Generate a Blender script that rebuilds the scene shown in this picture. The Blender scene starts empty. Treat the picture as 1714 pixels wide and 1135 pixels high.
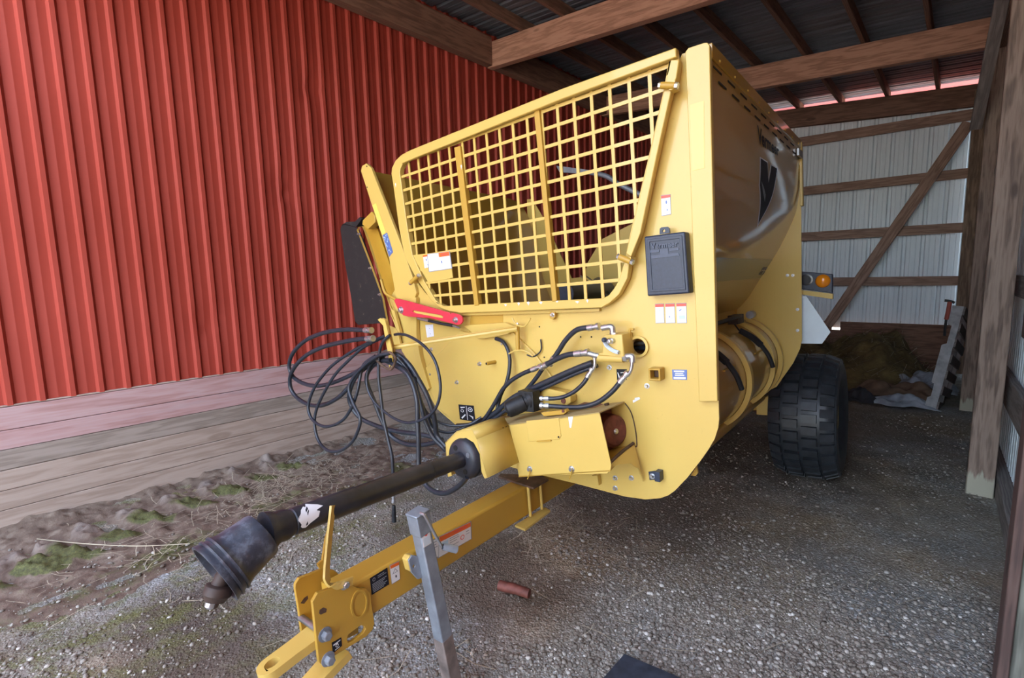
import bpy, bmesh, math, random
import numpy as np
from mathutils import Vector, Matrix
from mathutils.geometry import tessellate_polygon
EXPO = 2.45
random.seed(7); rng = np.random.default_rng(7)
SC = bpy.context.scene
COL = SC.collection
# ------------------------------------------------------------------ camera
CAMZ = 1.6
FPX, CX, CY = 824.02, 857.0, 567.5
CW = np.array([[0.73945291, 0.06616562, -0.66994888],
               [0.67276687, -0.10866062, 0.73183168],
               [-0.02437496, -0.99187448, -0.12486345]])
cam_d = bpy.data.cameras.new('camera')
cam = bpy.data.objects.new('camera', cam_d); COL.objects.link(cam)
R = CW @ np.diag([1, -1, -1])
M = Matrix([[*R[0], 0], [*R[1], 0], [*R[2], CAMZ], [0, 0, 0, 1]])
cam.matrix_world = M
cam_d.sensor_width = 36.0; cam_d.lens = FPX / 1714 * 36; cam_d.clip_start = 0.05
SC.camera = cam
SC.view_settings.view_transform = 'Standard'; SC.view_settings.look = 'None'
SC.view_settings.exposure = 0.0; SC.view_settings.gamma = 1.0
CAM = np.array([0, 0, CAMZ]); C3_ = np.array([0, 0, 1.])

# measuring helpers: sight lines of the survey camera met with real planes
def ray(x, y): return CW @ np.array([(x - CX) / FPX, (y - CY) / FPX, 1.0])
def fz(x, y, z=0.0): r = ray(x, y); return CAM + r * ((z - CAMZ) / r[2])
def yp(x, y, Y): r = ray(x, y); return CAM + r * (Y / r[1])
def xp(x, y, X): r = ray(x, y); return CAM + r * (X / r[0])
# machine axes: a right, b back, c up, origin at the front plate's top right corner
TD = np.array([0.99643087, 0.05689805, 0.06235498])
UD = np.array([-0.06210913, -0.00608066, 0.99805084])
DD = np.array([-0.0571663, 0.99836148, 0.00252507])
_r = ray(1186, 72.4); P0 = CAM + _r * (1.95 / _r[1])
BM = np.stack([TD, DD, UD])
def toloc(X): return BM @ (np.array(X) - P0)
def tow(l): return P0 + np.array(l) @ BM
def fp(x, y, b=0.0): r = ray(x, y); return toloc(CAM + r * (((P0 - CAM) @ DD + b) / (DD @ r)))
def fa(x, y, a): r = ray(x, y); return toloc(CAM + r * (((P0 - CAM) @ TD + a) / (TD @ r)))
def fc(x, y, c): r = ray(x, y); return toloc(CAM + r * (((P0 - CAM) @ UD + c) / (UD @ r)))
def V(*p): return np.array(p, float)

# ------------------------------------------------------------------ materials
MATS = {}
def newmat(name):
    m = bpy.data.materials.new(name); m.use_nodes = True
    nt = m.node_tree; b = nt.nodes['Principled BSDF']; MATS[name] = m
    return m, nt, b
def N(nt, t, **kw):
    n = nt.nodes.new(t)
    for k, v in kw.items():
        if k in n.inputs: n.inputs[k].default_value = v
        else: setattr(n, k, v)
    return n
def ramp(nt, fac, stops):
    r = nt.nodes.new('ShaderNodeValToRGB')
    els = r.color_ramp.elements
    while len(els) < len(stops): els.new(0.5)
    for e, (p, c) in zip(els, stops):
        e.position = p; e.color = (*c, 1) if len(c) == 3 else c
    nt.links.new(fac, r.inputs[0]); return r.outputs[0]
def mixc(nt, fac, a, b, mode='MIX'):
    n = nt.nodes.new('ShaderNodeMix'); n.data_type = 'RGBA'; n.blend_type = mode
    for sock, v in ((0, fac), (6, a), (7, b)):
        if hasattr(v, 'links'): nt.links.new(v, n.inputs[sock])
        elif isinstance(v, (int, float)): n.inputs[sock].default_value = v
        else: n.inputs[sock].default_value = (*v, 1)
    return n.outputs[2]
def coords(nt, scale=(1, 1, 1), space='Object'):
    tc = nt.nodes.new('ShaderNodeTexCoord'); mp = nt.nodes.new('ShaderNodeMapping')
    mp.inputs['Scale'].default_value = scale
    nt.links.new(tc.outputs[space], mp.inputs['Vector']); return mp.outputs[0]
def noise(nt, vec, scale, detail=4, rough=.55):
    n = N(nt, 'ShaderNodeTexNoise'); n.inputs['Scale'].default_value = scale
    n.inputs['Detail'].default_value = detail; n.inputs['Roughness'].default_value = rough
    nt.links.new(vec, n.inputs['Vector']); return n.outputs['Fac']
def bump(nt, b, h, strength=.3, dist=.01):
    n = nt.nodes.new('ShaderNodeBump'); n.inputs['Strength'].default_value = strength
    n.inputs['Distance'].default_value = dist
    nt.links.new(h, n.inputs['Height']); nt.links.new(n.outputs[0], b.inputs['Normal'])

def plain(name, col, rough=.5, metal=0.0, coat=0.0, var=.12, scale=9.0, spec=None):
    m, nt, b = newmat(name)
    v = coords(nt); f = noise(nt, v, scale)
    lo = tuple(c * (1 - var) for c in col); hi = tuple(min(1, c * (1 + var)) for c in col)
    nt.links.new(ramp(nt, f, [(.3, lo), (.7, hi)]), b.inputs['Base Color'])
    b.inputs['Roughness'].default_value = rough; b.inputs['Metallic'].default_value = metal
    b.inputs['Coat Weight'].default_value = coat; b.inputs['Coat Roughness'].default_value = .08
    if spec is not None: b.inputs['Specular IOR Level'].default_value = spec
    return m
YEL = (0.64, 0.445, 0.108)  # paler copy of the paint; the lit plate's overexposure is in the colour
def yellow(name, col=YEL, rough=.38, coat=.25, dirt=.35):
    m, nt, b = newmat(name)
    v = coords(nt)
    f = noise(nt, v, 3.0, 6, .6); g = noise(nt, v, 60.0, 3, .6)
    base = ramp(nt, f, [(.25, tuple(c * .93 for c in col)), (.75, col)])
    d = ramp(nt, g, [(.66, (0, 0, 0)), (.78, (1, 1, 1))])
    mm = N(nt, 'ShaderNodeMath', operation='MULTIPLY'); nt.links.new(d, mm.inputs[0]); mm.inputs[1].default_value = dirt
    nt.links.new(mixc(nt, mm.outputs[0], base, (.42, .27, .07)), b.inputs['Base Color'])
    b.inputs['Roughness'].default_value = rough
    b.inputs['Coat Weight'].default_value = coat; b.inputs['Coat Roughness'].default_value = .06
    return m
yellow('yellow_paint')
yellow('yellow_gloss_shaded', (0.46, 0.26, 0.026), .3, .6, .1)  # same paint, glossier; shade on the hopper side is put into the colour
yellow('yellow_worn_shaded', (0.50, 0.295, 0.038), .5, .1, .8)  # dirtier, rougher paint; the drawbar's shade is also in its deeper colour
yellow('dusty_yellow', (0.40, 0.30, 0.13), .7, 0, 1.0)
plain('yellow_bright', (.80, .62, .12), .35, 0, .2, .03)
plain('rust_plate', (.095, .055, .035), .8, .1, 0, .5, 25)
plain('dark_rust', (.045, .028, .022), .6, .2, 0, .4, 25)
plain('rust_brown', (.17, .055, .04), .6, .1, 0, .35, 30)
plain('red_paint', (.62, .035, .06), .4, 0, .2, .08)
plain('rubber', (.013, .015, .019), .5, 0, 0, .3, 40)
plain('tyre_rubber', (.026, .031, .038), .42, 0, 0, .4, 18)
plain('pallet_grey', (.40, .40, .41), .8, 0, 0, .3, 12)
plain('hose_rubber', (.022, .027, .038), .33, 0, 0, .25, 40)
plain('black_plastic', (.027, .037, .062), .42, 0, 0, .15, 80)
plain('box_lettering', (.05, .065, .105), .4, 0, 0, .1, 80)
plain('black_cast', (.02, .021, .023), .5, .3, 0, .4, 40)
plain('zinc', (.58, .60, .64), .3, .9, 0, .12, 60)
plain('galvanised', (.29, .325, .375), .48, .45, 0, .22, 14)
plain('rusty_galv', (.27, .22, .20), .6, .3, 0, .5, 12)
plain('steel', (.33, .33, .34), .4, .9, 0, .2, 20)
plain('decal_white', (.70, .71, .73), .35, 0, 0, .02)
plain('decal_black', (.010, .011, .018), .55, 0, 0, .1, 9, .25)
plain('decal_orange', (.75, .14, .02), .4, 0, 0, .06)
plain('decal_red', (.72, .09, .06), .4, 0, 0, .05)
plain('decal_pale_blue', (.45, .66, .80), .4, 0, 0, .05)
plain('decal_blue', (.10, .16, .38), .3, 0, 0, .2, 90)
plain('decal_grey', (.25, .27, .30), .4, 0, 0, .05)
plain('olive_band', (.06, .055, .022), .25, 0, .5, .1)
plain('amber_lens', (.85, .27, .01), .12, 0, .6, .05)
plain('sign_back', (.62, .72, .80), .4, .2, 0, .05)
plain('dark_hole', (.01, .008, .006), .9, 0, 0, .2)
plain('tail_lens_dark', (.02, .022, .03), .25, 0, .3, .1)
plain('trim_red', (.36, .07, .05), .5, 0, 0, .12, 5)
plain('sack_blue', (.30, .33, .38), .75, 0, 0, .35, 8)
plain('sack_brown', (.16, .10, .065), .85, 0, 0, .35, 8)
plain('sack_dark', (.03, .032, .04), .8, 0, 0, .3, 8)
plain('straw_mat', (.50, .44, .32), .8, 0, 0, .3, 3)
plain('hay_mat', (.16, .115, .045), .95, 0, 0, .5, 6)
plain('slate_mat', (.035, .042, .06), .5, 0, 0, .4, 20)

def rubber_flap():
    m, nt, b = newmat('flap_rubber')
    v = coords(nt); f = noise(nt, v, 14, 6, .65)
    nt.links.new(ramp(nt, f, [(.5, (.010, .009, .009)), (.63, (.016, .014, .013)), (.68, (.10, .075, .05)), (.72, (.014, .012, .011))]), b.inputs['Base Color'])
    b.inputs['Roughness'].default_value = .6
rubber_flap()
def pto_plastic():
    m, nt, b = newmat('shield_plastic')
    v = coords(nt); f = noise(nt, v, 7, 6, .65); g = noise(nt, v, 50, 4, .6)
    c = ramp(nt, f, [(.35, (.014, .015, .02)), (.62, (.032, .034, .045)), (.72, (.085, .07, .08))])
    nt.links.new(c, b.inputs['Base Color'])
    b.inputs['Roughness'].default_value = .4; bump(nt, b, g, .25, .003)
pto_plastic()
def scuffed():
    m, nt, b = newmat('scuffed_plastic')
    v = coords(nt); f = noise(nt, v, 11, 6, .68); g = noise(nt, v, 60, 4, .65)
    c = ramp(nt, f, [(.32, (.022, .024, .032)), (.52, (.045, .052, .072)), (.63, (.12, .14, .18)), (.75, (.06, .045, .045))])
    nt.links.new(mixc(nt, ramp(nt, g, [(.55, (0, 0, 0)), (.75, (.6, .6, .6))]), c, (.06, .045, .045)), b.inputs['Base Color'])
    b.inputs['Roughness'].default_value = .36; bump(nt, b, g, .3, .003)
scuffed()

def wood(name, cols, scale=1.0, rough=.75, pale_z=None, bumps=.3):
    """grain runs along the object's own X axis"""
    m, nt, b = newmat(name)
    tc = nt.nodes.new('ShaderNodeTexCoord'); oi = nt.nodes.new('ShaderNodeObjectInfo')
    ad = nt.nodes.new('ShaderNodeVectorMath'); ad.operation = 'ADD'
    cb = nt.nodes.new('ShaderNodeCombineXYZ')
    mu = N(nt, 'ShaderNodeMath', operation='MULTIPLY'); mu.inputs[1].default_value = 37.0
    nt.links.new(oi.outputs['Random'], mu.inputs[0])
    for i in range(3): nt.links.new(mu.outputs[0], cb.inputs[i])
    nt.links.new(tc.outputs['Object'], ad.inputs[0]); nt.links.new(cb.outputs[0], ad.inputs[1])
    def mp(s):
        p = nt.nodes.new('ShaderNodeMapping'); p.inputs['Scale'].default_value = s
        nt.links.new(ad.outputs[0], p.inputs['Vector']); return p.outputs[0]
    big = noise(nt, mp((.5 * scale, 6 * scale, 6 * scale)), 1.0, 3, .5)
    w = nt.nodes.new('ShaderNodeTexWave'); w.wave_type = 'BANDS'; w.bands_direction = 'Y'
    w.inputs['Scale'].default_value = 5.0; w.inputs['Distortion'].default_value = 9.0
    w.inputs['Detail'].default_value = 3.0; w.inputs['Detail Scale'].default_value = 1.2
    nt.links.new(mp((.45 * scale, 4.0 * scale, 4.0 * scale)), w.inputs['Vector'])
    fine = noise(nt, mp((1.6 * scale, 110 * scale, 110 * scale)), 1.0, 5, .65)
    blot = noise(nt, mp((.8 * scale, 9 * scale, 9 * scale)), 1.0, 5, .6)
    a = mixc(nt, .40, w.outputs['Fac'], big); a = mixc(nt, .50, a, fine)
    c = ramp(nt, a, [(.22, cols[0]), (.5, cols[1]), (.78, cols[2])])
    c = mixc(nt, ramp(nt, blot, [(.60, (0, 0, 0)), (.72, (.75, .75, .75))]), c, cols[3])
    vo = nt.nodes.new('ShaderNodeTexVoronoi'); vo.inputs['Scale'].default_value = 1.0
    nt.links.new(mp((2.0 * scale, 6 * scale, 6 * scale)), vo.inputs['Vector'])
    vs_ = nt.nodes.new('ShaderNodeSeparateColor'); nt.links.new(vo.outputs['Color'], vs_.inputs[0])
    pick = ramp(nt, vs_.outputs[0], [(.74, (0, 0, 0)), (.76, (1, 1, 1))])
    c = mixc(nt, mixc(nt, 1.0, pick, ramp(nt, vo.outputs['Distance'], [(.0, (.5, .5, .5)), (.07, (.9, .9, .9)), (.12, (.85, .85, .85)), (.17, (0, 0, 0))]), 'MULTIPLY'), c, cols[0])
    if pale_z:
        n2 = noise(nt, mp((2, 30, 30)), 1.0, 3, .6)
        sp = nt.nodes.new('ShaderNodeSeparateXYZ'); nt.links.new(tc.outputs['Object'], sp.inputs[0])
        mm = N(nt, 'ShaderNodeMath', operation='MULTIPLY_ADD'); nt.links.new(n2, mm.inputs[0])
        mm.inputs[1].default_value = .3; nt.links.new(sp.outputs[0], mm.inputs[2])
        k = ramp(nt, mm.outputs[0], [(pale_z + .12, (1, 1, 1)), (pale_z + .15, (0, 0, 0))])
        c = mixc(nt, k, c, (.46, .43, .33))
    nt.links.new(c, b.inputs['Base Color']); b.inputs['Roughness'].default_value = rough
    bump(nt, b, a, bumps, .004)
    return m
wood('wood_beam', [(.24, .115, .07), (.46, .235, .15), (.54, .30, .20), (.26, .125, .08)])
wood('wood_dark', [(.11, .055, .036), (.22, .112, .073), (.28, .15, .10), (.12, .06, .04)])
wood('wood_post', [(.10, .06, .04), (.24, .155, .10), (.34, .235, .165), (.13, .08, .055)])
wood('wood_post_pale', [(.09, .06, .048), (.25, .175, .135), (.36, .265, .21), (.15, .10, .078)], pale_z=.22)
wood('wood_girt', [(.20, .12, .085), (.36, .225, .165), (.44, .29, .22), (.19, .11, .08)])
wood('wood_grey', [(.17, .16, .16), (.32, .31, .31), (.42, .41, .40), (.22, .20, .19)])
wood('wood_rail', [(.12, .10, .095), (.21, .18, .165), (.28, .25, .235), (.14, .11, .10)])
wood('wood_plank', [(.29, .21, .165), (.40, .305, .25), (.45, .355, .30), (.35, .27, .225)], .8, .7, None, .12)
wood('wood_plank_grey', [(.20, .155, .125), (.31, .25, .21), (.37, .30, .26), (.25, .21, .18)], .8, .75, None, .15)
wood('wood_pink', [(.36, .19, .175), (.46, .275, .265), (.50, .345, .345), (.43, .34, .36)], .7, .7, None, .08)
wood('wood_frame', [(.045, .03, .027), (.10, .06, .05), (.13, .085, .07), (.07, .04, .035)])
wood('wood_green', [(.09, .09, .075), (.19, .19, .155), (.26, .26, .215), (.12, .11, .09)])

def red_metal():
    m, nt, b = newmat('red_metal')
    v = coords(nt); f = noise(nt, v, .8, 4); g = noise(nt, v, 26, 5, .7)
    c = ramp(nt, f, [(.3, (.335, .044, .026)), (.7, (.395, .059, .039))])
    k = ramp(nt, g, [(.735, (0, 0, 0)), (.77, (.7, .7, .7))])
    nt.links.new(mixc(nt, k, c, (.50, .30, .27)), b.inputs['Base Color'])
    b.inputs['Roughness'].default_value = .6
    b.inputs['Specular IOR Level'].default_value = .3
red_metal()
def white_metal():
    m, nt, b = newmat('white_metal')
    v = coords(nt, (6, 6, .5)); f = noise(nt, v, 3, 5, .6)
    nt.links.new(ramp(nt, f, [(.3, (.70, .78, .83)), (.7, (.80, .87, .91))]), b.inputs['Base Color'])
    b.inputs['Roughness'].default_value = .45
white_metal()
def roof_metal():
    m, nt, b = newmat('roof_metal')
    v = coords(nt, (.6, 9, 1)); f = noise(nt, v, 2.2, 5, .65)
    nt.links.new(ramp(nt, f, [(.3, (.10, .105, .12)), (.55, (.18, .19, .215)), (.75, (.27, .29, .33))]), b.inputs['Base Color'])
    b.inputs['Roughness'].default_value = .5; b.inputs['Metallic'].default_value = .4
roof_metal()

def gravel(name):
    m, nt, b = newmat(name)
    ge = nt.nodes.new('ShaderNodeNewGeometry'); pos = ge.outputs['Position']
    def vor(s):
        n = nt.nodes.new('ShaderNodeTexVoronoi'); n.inputs['Scale'].default_value = s
        n.inputs['Randomness'].default_value = 1.0
        nt.links.new(pos, n.inputs['Vector']); return n
    v1 = vor(42); v2 = vor(95); v3 = vor(18)
    big = noise(nt, pos, .9, 5, .6); mid = noise(nt, pos, 4.0, 6, .62); fine = noise(nt, pos, 130, 3, .7)
    sep = nt.nodes.new('ShaderNodeSeparateColor'); nt.links.new(v1.outputs['Color'], sep.inputs[0])
    sep2 = nt.nodes.new('ShaderNodeSeparateColor'); nt.links.new(v2.outputs['Color'], sep2.inputs[0])
    pal = [(0, (.17, .15, .12)), (.35, (.25, .225, .19)), (.65, (.33, .31, .275)), (.88, (.44, .42, .385)), (1, (.60, .58, .55))]
    st = ramp(nt, sep.outputs[0], pal); st2 = ramp(nt, sep2.outputs[1], pal)
    dirt = ramp(nt, mid, [(.3, (.17, .145, .115)), (.55, (.27, .24, .20)), (.75, (.35, .32, .275))])
    k1 = ramp(nt, v1.outputs['Distance'], [(.25, (1, 1, 1)), (.55, (0, 0, 0))])
    k2 = ramp(nt, v2.outputs['Distance'], [(.25, (1, 1, 1)), (.6, (.0, .0, .0))])
    c = mixc(nt, k2, dirt, st2)
    pres = ramp(nt, sep.outputs[2], [(.35, (0, 0, 0)), (.5, (1, 1, 1))])
    kk = mixc(nt, 1.0, k1, pres, 'MULTIPLY')
    c = mixc(nt, kk, c, st)
    # tan and blue-grey dust in broad patches
    pn = noise(nt, pos, .65, 4, .6)
    tint = ramp(nt, pn, [(.36, (1.12, .98, .76)), (.50, (1.0, 1.0, .98)), (.62, (.93, 1.06, 1.20))])
    c = mixc(nt, 1.0, c, tint, 'MULTIPLY'); dirt = mixc(nt, 1.0, dirt, tint, 'MULTIPLY')
    # dusty fine patches
    kd = ramp(nt, big, [(.47, (0, 0, 0)), (.62, (.8, .8, .8))])
    c = mixc(nt, kd, c, dirt)
    # dark earth strip under the drawbar and along the drip line
    sp = nt.nodes.new('ShaderNodeSeparateXYZ'); nt.links.new(pos, sp.inputs[0])
    def blob(cx, cy, rx, ry, inner=.35, outer=1.0):
        a = N(nt, 'ShaderNodeMath', operation='MULTIPLY_ADD'); nt.links.new(sp.outputs[0], a.inputs[0]); a.inputs[1].default_value = 1 / rx; a.inputs[2].default_value = -cx / rx
        d = N(nt, 'ShaderNodeMath', operation='MULTIPLY_ADD'); nt.links.new(sp.outputs[1], d.inputs[0]); d.inputs[1].default_value = 1 / ry; d.inputs[2].default_value = -cy / ry
        a2 = N(nt, 'ShaderNodeMath', operation='POWER'); nt.links.new(a.outputs[0], a2.inputs[0]); a2.inputs[1].default_value = 2
        d2 = N(nt, 'ShaderNodeMath', operation='POWER'); nt.links.new(d.outputs[0], d2.inputs[0]); d2.inputs[1].default_value = 2
        s = N(nt, 'ShaderNodeMath', operation='ADD'); nt.links.new(a2.outputs[0], s.inputs[0]); nt.links.new(d2.outputs[0], s.inputs[1])
        nn = N(nt, 'ShaderNodeMath', operation='MULTIPLY_ADD'); nt.links.new(mid, nn.inputs[0]); nn.inputs[1].default_value = 1.6; nt.links.new(s.outputs[0], nn.inputs[2])
        return ramp(nt, nn.outputs[0], [(min(.99, inner + .5), (1, 1, 1)), (1.0, (0, 0, 0))]) if False else ramp_scaled(nn.outputs[0], inner + .7, outer + .9)
    def ramp_scaled(val, lo, hi):
        mr = nt.nodes.new('ShaderNodeMapRange'); mr.inputs['From Min'].default_value = lo; mr.inputs['From Max'].default_value = hi
        mr.inputs['To Min'].default_value = 1.0; mr.inputs['To Max'].default_value = 0.0
        nt.links.new(val, mr.inputs['Value']); return mr.outputs[0]
    for (cx, cy, rx, ry, col, amt) in DARKS:
        k = blob(cx, cy, rx, ry)
        mu = N(nt, 'ShaderNodeMath', operation='MULTIPLY'); nt.links.new(k, mu.inputs[0]); mu.inputs[1].default_value = amt
        c = mixc(nt, mu.outputs[0], c, col)
    # moss along the red wall, outdoors
    xm = nt.nodes.new('ShaderNodeMapRange'); xm.inputs['From Min'].default_value = -1.7; xm.inputs['From Max'].default_value = -2.9
    nt.links.new(sp.outputs[0], xm.inputs['Value'])
    ym = nt.nodes.new('ShaderNodeMapRange'); ym.inputs['From Min'].default_value = 2.6; ym.inputs['From Max'].default_value = 1.4
    nt.links.new(sp.outputs[1], ym.inputs['Value'])
    mo = N(nt, 'ShaderNodeMath', operation='MULTIPLY'); nt.links.new(xm.outputs[0], mo.inputs[0]); nt.links.new(ym.outputs[0], mo.inputs[1])
    n3 = noise(nt, pos, 5.0, 7, .7)
    km = ramp(nt, n3, [(.45, (0, 0, 0)), (.60, (1, 1, 1))])
    mo2 = N(nt, 'ShaderNodeMath', operation='MULTIPLY'); nt.links.new(mo.outputs[0], mo2.inputs[0]); nt.links.new(km, mo2.inputs[1])
    mo3 = N(nt, 'ShaderNodeMath', operation='MULTIPLY'); nt.links.new(mo2.outputs[0], mo3.inputs[0]); mo3.inputs[1].default_value = .8
    moss = ramp(nt, fine, [(.3, (.075, .085, .02)), (.7, (.19, .19, .06))])
    c = mixc(nt, mo3.outputs[0], c, moss)
    nt.links.new(c, b.inputs['Base Color']); b.inputs['Roughness'].default_value = .85
    b.inputs['Specular IOR Level'].default_value = .35
    h = mixc(nt, .5, k1, k2); h = mixc(nt, .35, h, mid)
    bump(nt, b, h, .75, .012)
    return m
DARKS = [(-2.45, 0.55, .75, .38, (.085, .06, .045), .85),
         (-1.95, 1.75, .75, .40, (.09, .062, .043), .75),
         (-1.50, 3.1, .8, .8, (.15, .125, .095), .5),
         (-1.1, 4.6, 1.0, .9, (.075, .055, .04), .7),
         (-.7, 6.2, .9, 1.0, (.16, .125, .085), .6),
         (-1.2, 8.6, 1.8, 1.6, (.085, .06, .03), .9)]
gravel('gravel')
plain('yard_gravel', (.42, .39, .34), .9, 0, 0, .2, 2)
def mud():
    m, nt, b = newmat('mud')
    ge = nt.nodes.new('ShaderNodeNewGeometry'); pos = ge.outputs['Position']
    f = noise(nt, pos, 9, 7, .68); g = noise(nt, pos, 70, 4, .7)
    c = ramp(nt, f, [(.3, (.08, .05, .036)), (.5, (.165, .115, .085)), (.7, (.27, .215, .165))])
    gs = ramp(nt, g, [(.35, (.04, .045, .012)), (.6, (.105, .115, .028)), (.75, (.20, .19, .07))])
    at = nt.nodes.new('ShaderNodeAttribute'); at.attribute_name = 'moss'
    mu = N(nt, 'ShaderNodeMath', operation='MULTIPLY_ADD'); nt.links.new(f, mu.inputs[0]); mu.inputs[1].default_value = .9
    nt.links.new(at.outputs['Fac'], mu.inputs[2])
    c = mixc(nt, ramp(nt, mu.outputs[0], [(.78, (0, 0, 0)), (.95, (.9, .9, .9))]), c, gs)
    at2 = nt.nodes.new('ShaderNodeAttribute'); at2.attribute_name = 'pale'
    c = mixc(nt, at2.outputs['Fac'], c, (.27, .225, .195))
    nt.links.new(c, b.inputs['Base Color']); b.inputs['Roughness'].default_value = .8
    bump(nt, b, mixc(nt, .5, f, g), .7, .012)
mud()
def pebble_mat():
    m, nt, b = newmat('pebble')
    at = nt.nodes.new('ShaderNodeAttribute'); at.attribute_name = 'tone'
    nt.links.new(ramp(nt, at.outputs['Fac'], [(0, (.15, .125, .10)), (.4, (.25, .22, .185)), (.75, (.36, .33, .285)), (1, (.60, .57, .52))]), b.inputs['Base Color'])
    b.inputs['Roughness'].default_value = .75
pebble_mat()

# ------------------------------------------------------------------ mesh builder
class MB:
    def __init__(s): s.v = []; s.f = []; s.m = []; s.mats = []; s.sm = []
    def mi(s, mat):
        if mat not in s.mats: s.mats.append(mat)
        return s.mats.index(mat)
    def add(s, vs, fs, mat, smooth=False):
        o = len(s.v); s.v += [tuple(map(float, x)) for x in vs]
        k = s.mi(mat)
        for f in fs: s.f.append(tuple(o + i for i in f)); s.m.append(k); s.sm.append(smooth)
        return s
    def prism(s, poly, ext, mat, holes=()):
        """flat polygon (list of 3D points) extruded by vector ext; holes are polygons too"""
        ext = np.array(ext, float); loops = [list(map(np.array, poly))] + [list(map(np.array, h)) for h in holes]
        allp = [p for L in loops for p in L]; n = len(allp)
        tris = tessellate_polygon([[Vector(p) for p in L] for L in loops])
        vs = allp + [p + ext for p in allp]; fs = []
        P = [np.array(p) for p in allp]
        # orient caps so that the normal of the first cap points against ext
        nrm = np.zeros(3)
        L = loops[0]
        for i in range(len(L)): nrm += np.cross(L[i], L[(i + 1) % len(L)])
        for t in tris:
            tn = np.cross(P[t[1]] - P[t[0]], P[t[2]] - P[t[0]])
            t = tuple(t) if tn @ ext < 0 else tuple(reversed(t))
            fs.append(t); fs.append(tuple(n + i for i in reversed(t)))
        o = 0
        for li, L in enumerate(loops):
            k = len(L)
            nr = np.zeros(3)
            for i in range(k): nr += np.cross(L[i], L[(i + 1) % k])
            flip = (nr @ ext > 0) ^ (li > 0)
            for i in range(k):
                a, c = o + i, o + (i + 1) % k
                q = (a, c, c + n, a + n)
                fs.append(q if flip else tuple(reversed(q)))
            o += k
        return s.add(vs, fs, mat)
    def box(s, c, h, mat, ax=None):
        ax = np.eye(3) if ax is None else np.array(ax, float); c = np.array(c, float)
        vs = [c + sx * h[0] * ax[0] + sy * h[1] * ax[1] + sz * h[2] * ax[2] for sx in (-1, 1) for sy in (-1, 1) for sz in (-1, 1)]
        fs = [(0, 1, 3, 2), (4, 6, 7, 5), (0, 4, 5, 1), (2, 3, 7, 6), (0, 2, 6, 4), (1, 5, 7, 3)]
        if np.linalg.det(ax) < 0: fs = [tuple(reversed(f)) for f in fs]
        return s.add(vs, fs, mat)
    def tube(s, pts, r, mat, seg=10, smooth_path=True, sub=6, close=False):
        P = [np.array(p, float) for p in pts]
        if smooth_path and len(P) > 2:
            Q = []
            for i in range(len(P) - 1):
                p0 = P[max(i - 1, 0)]; p1 = P[i]; p2 = P[i + 1]; p3 = P[min(i + 2, len(P) - 1)]
                for k in range(sub):
                    t = k / sub
                    Q.append(.5 * ((2 * p1) + (-p0 + p2) * t + (2 * p0 - 5 * p1 + 4 * p2 - p3) * t * t + (-p0 + 3 * p1 - 3 * p2 + p3) * t ** 3))
            Q.append(P[-1]); P = Q
        rr = r if hasattr(r, '__len__') else [r] * len(P)
        n = len(P); T = []
        for i in range(n):
            d = P[min(i + 1, n - 1)] - P[max(i - 1, 0)]; T.append(d / (np.linalg.norm(d) + 1e-12))
        u = np.cross(T[0], [0.31, .17, .93]); u /= np.linalg.norm(u)
        vs = []
        for i in range(n):
            u = u - (u @ T[i]) * T[i]; u /= np.linalg.norm(u); w = np.cross(T[i], u)
            for k in range(seg):
                a = 2 * math.pi * k / seg; vs.append(P[i] + rr[min(i, len(rr) - 1)] * (math.cos(a) * u + math.sin(a) * w))
        fs = [(i * seg + k, i * seg + (k + 1) % seg, (i + 1) * seg + (k + 1) % seg, (i + 1) * seg + k) for i in range(n - 1) for k in range(seg)]
        s.add(vs, fs, mat, True)
        s.add(vs[:seg], [tuple(reversed(range(seg)))], mat); s.add(vs[-seg:], [tuple(range(seg))], mat)
        return s
    def lathe(s, org, axis, prof, mat, seg=28, caps=True):
        """prof: list of (distance along axis, radius)"""
        org = np.array(org, float); ax = np.array(axis, float); ax /= np.linalg.norm(ax)
        u = np.cross(ax, [.2, .3, .9]); u /= np.linalg.norm(u); w = np.cross(ax, u); vs = []
        for d, r in prof:
            for k in range(seg):
                a = 2 * math.pi * k / seg; vs.append(org + ax * d + r * (math.cos(a) * u + math.sin(a) * w))
        n = len(prof)
        fs = [(i * seg + k, i * seg + (k + 1) % seg, (i + 1) * seg + (k + 1) % seg, (i + 1) * seg + k) for i in range(n - 1) for k in range(seg)]
        s.add(vs, fs, mat, True)
        if caps:
            s.add(vs[:seg], [tuple(reversed(range(seg)))], mat); s.add(vs[-seg:], [tuple(range(seg))], mat)
        return s
    def build(s, name, parent=None, off=(0, 0, 0), bevel=0, seg=2, sharp=40, mw=None, flat=False):
        me = bpy.data.meshes.new(name)
        off = np.array(off, float)
        vs = (np.array(s.v, float) - off) if len(s.v) else np.zeros((0, 3))
        me.from_pydata(vs.tolist(), [], s.f)
        for m in s.mats: me.materials.append(MATS[m])
        for p, k, q in zip(me.polygons, s.m, s.sm): p.material_index = k; p.use_smooth = not flat
        me.update()
        me.set_sharp_from_angle(angle=math.radians(sharp))
        o = bpy.data.objects.new(name, me); COL.objects.link(o)
        if parent is not None: o.parent = parent
        if mw is not None: o.matrix_world = mw
        if bevel:
            md = o.modifiers.new('bevel', 'BEVEL'); md.width = bevel; md.segments = seg
            md.limit_method = 'ANGLE'; md.angle_limit = math.radians(35)
        return o
def tag(o, label=None, cat=None, group=None, kind=None):
    if label: o['label'] = label
    if cat: o['category'] = cat
    if group: o['group'] = group
    if kind: o['kind'] = kind
    return o
def lerp(a, b, t): return np.array(a) * (1 - t) + np.array(b) * t

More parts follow.
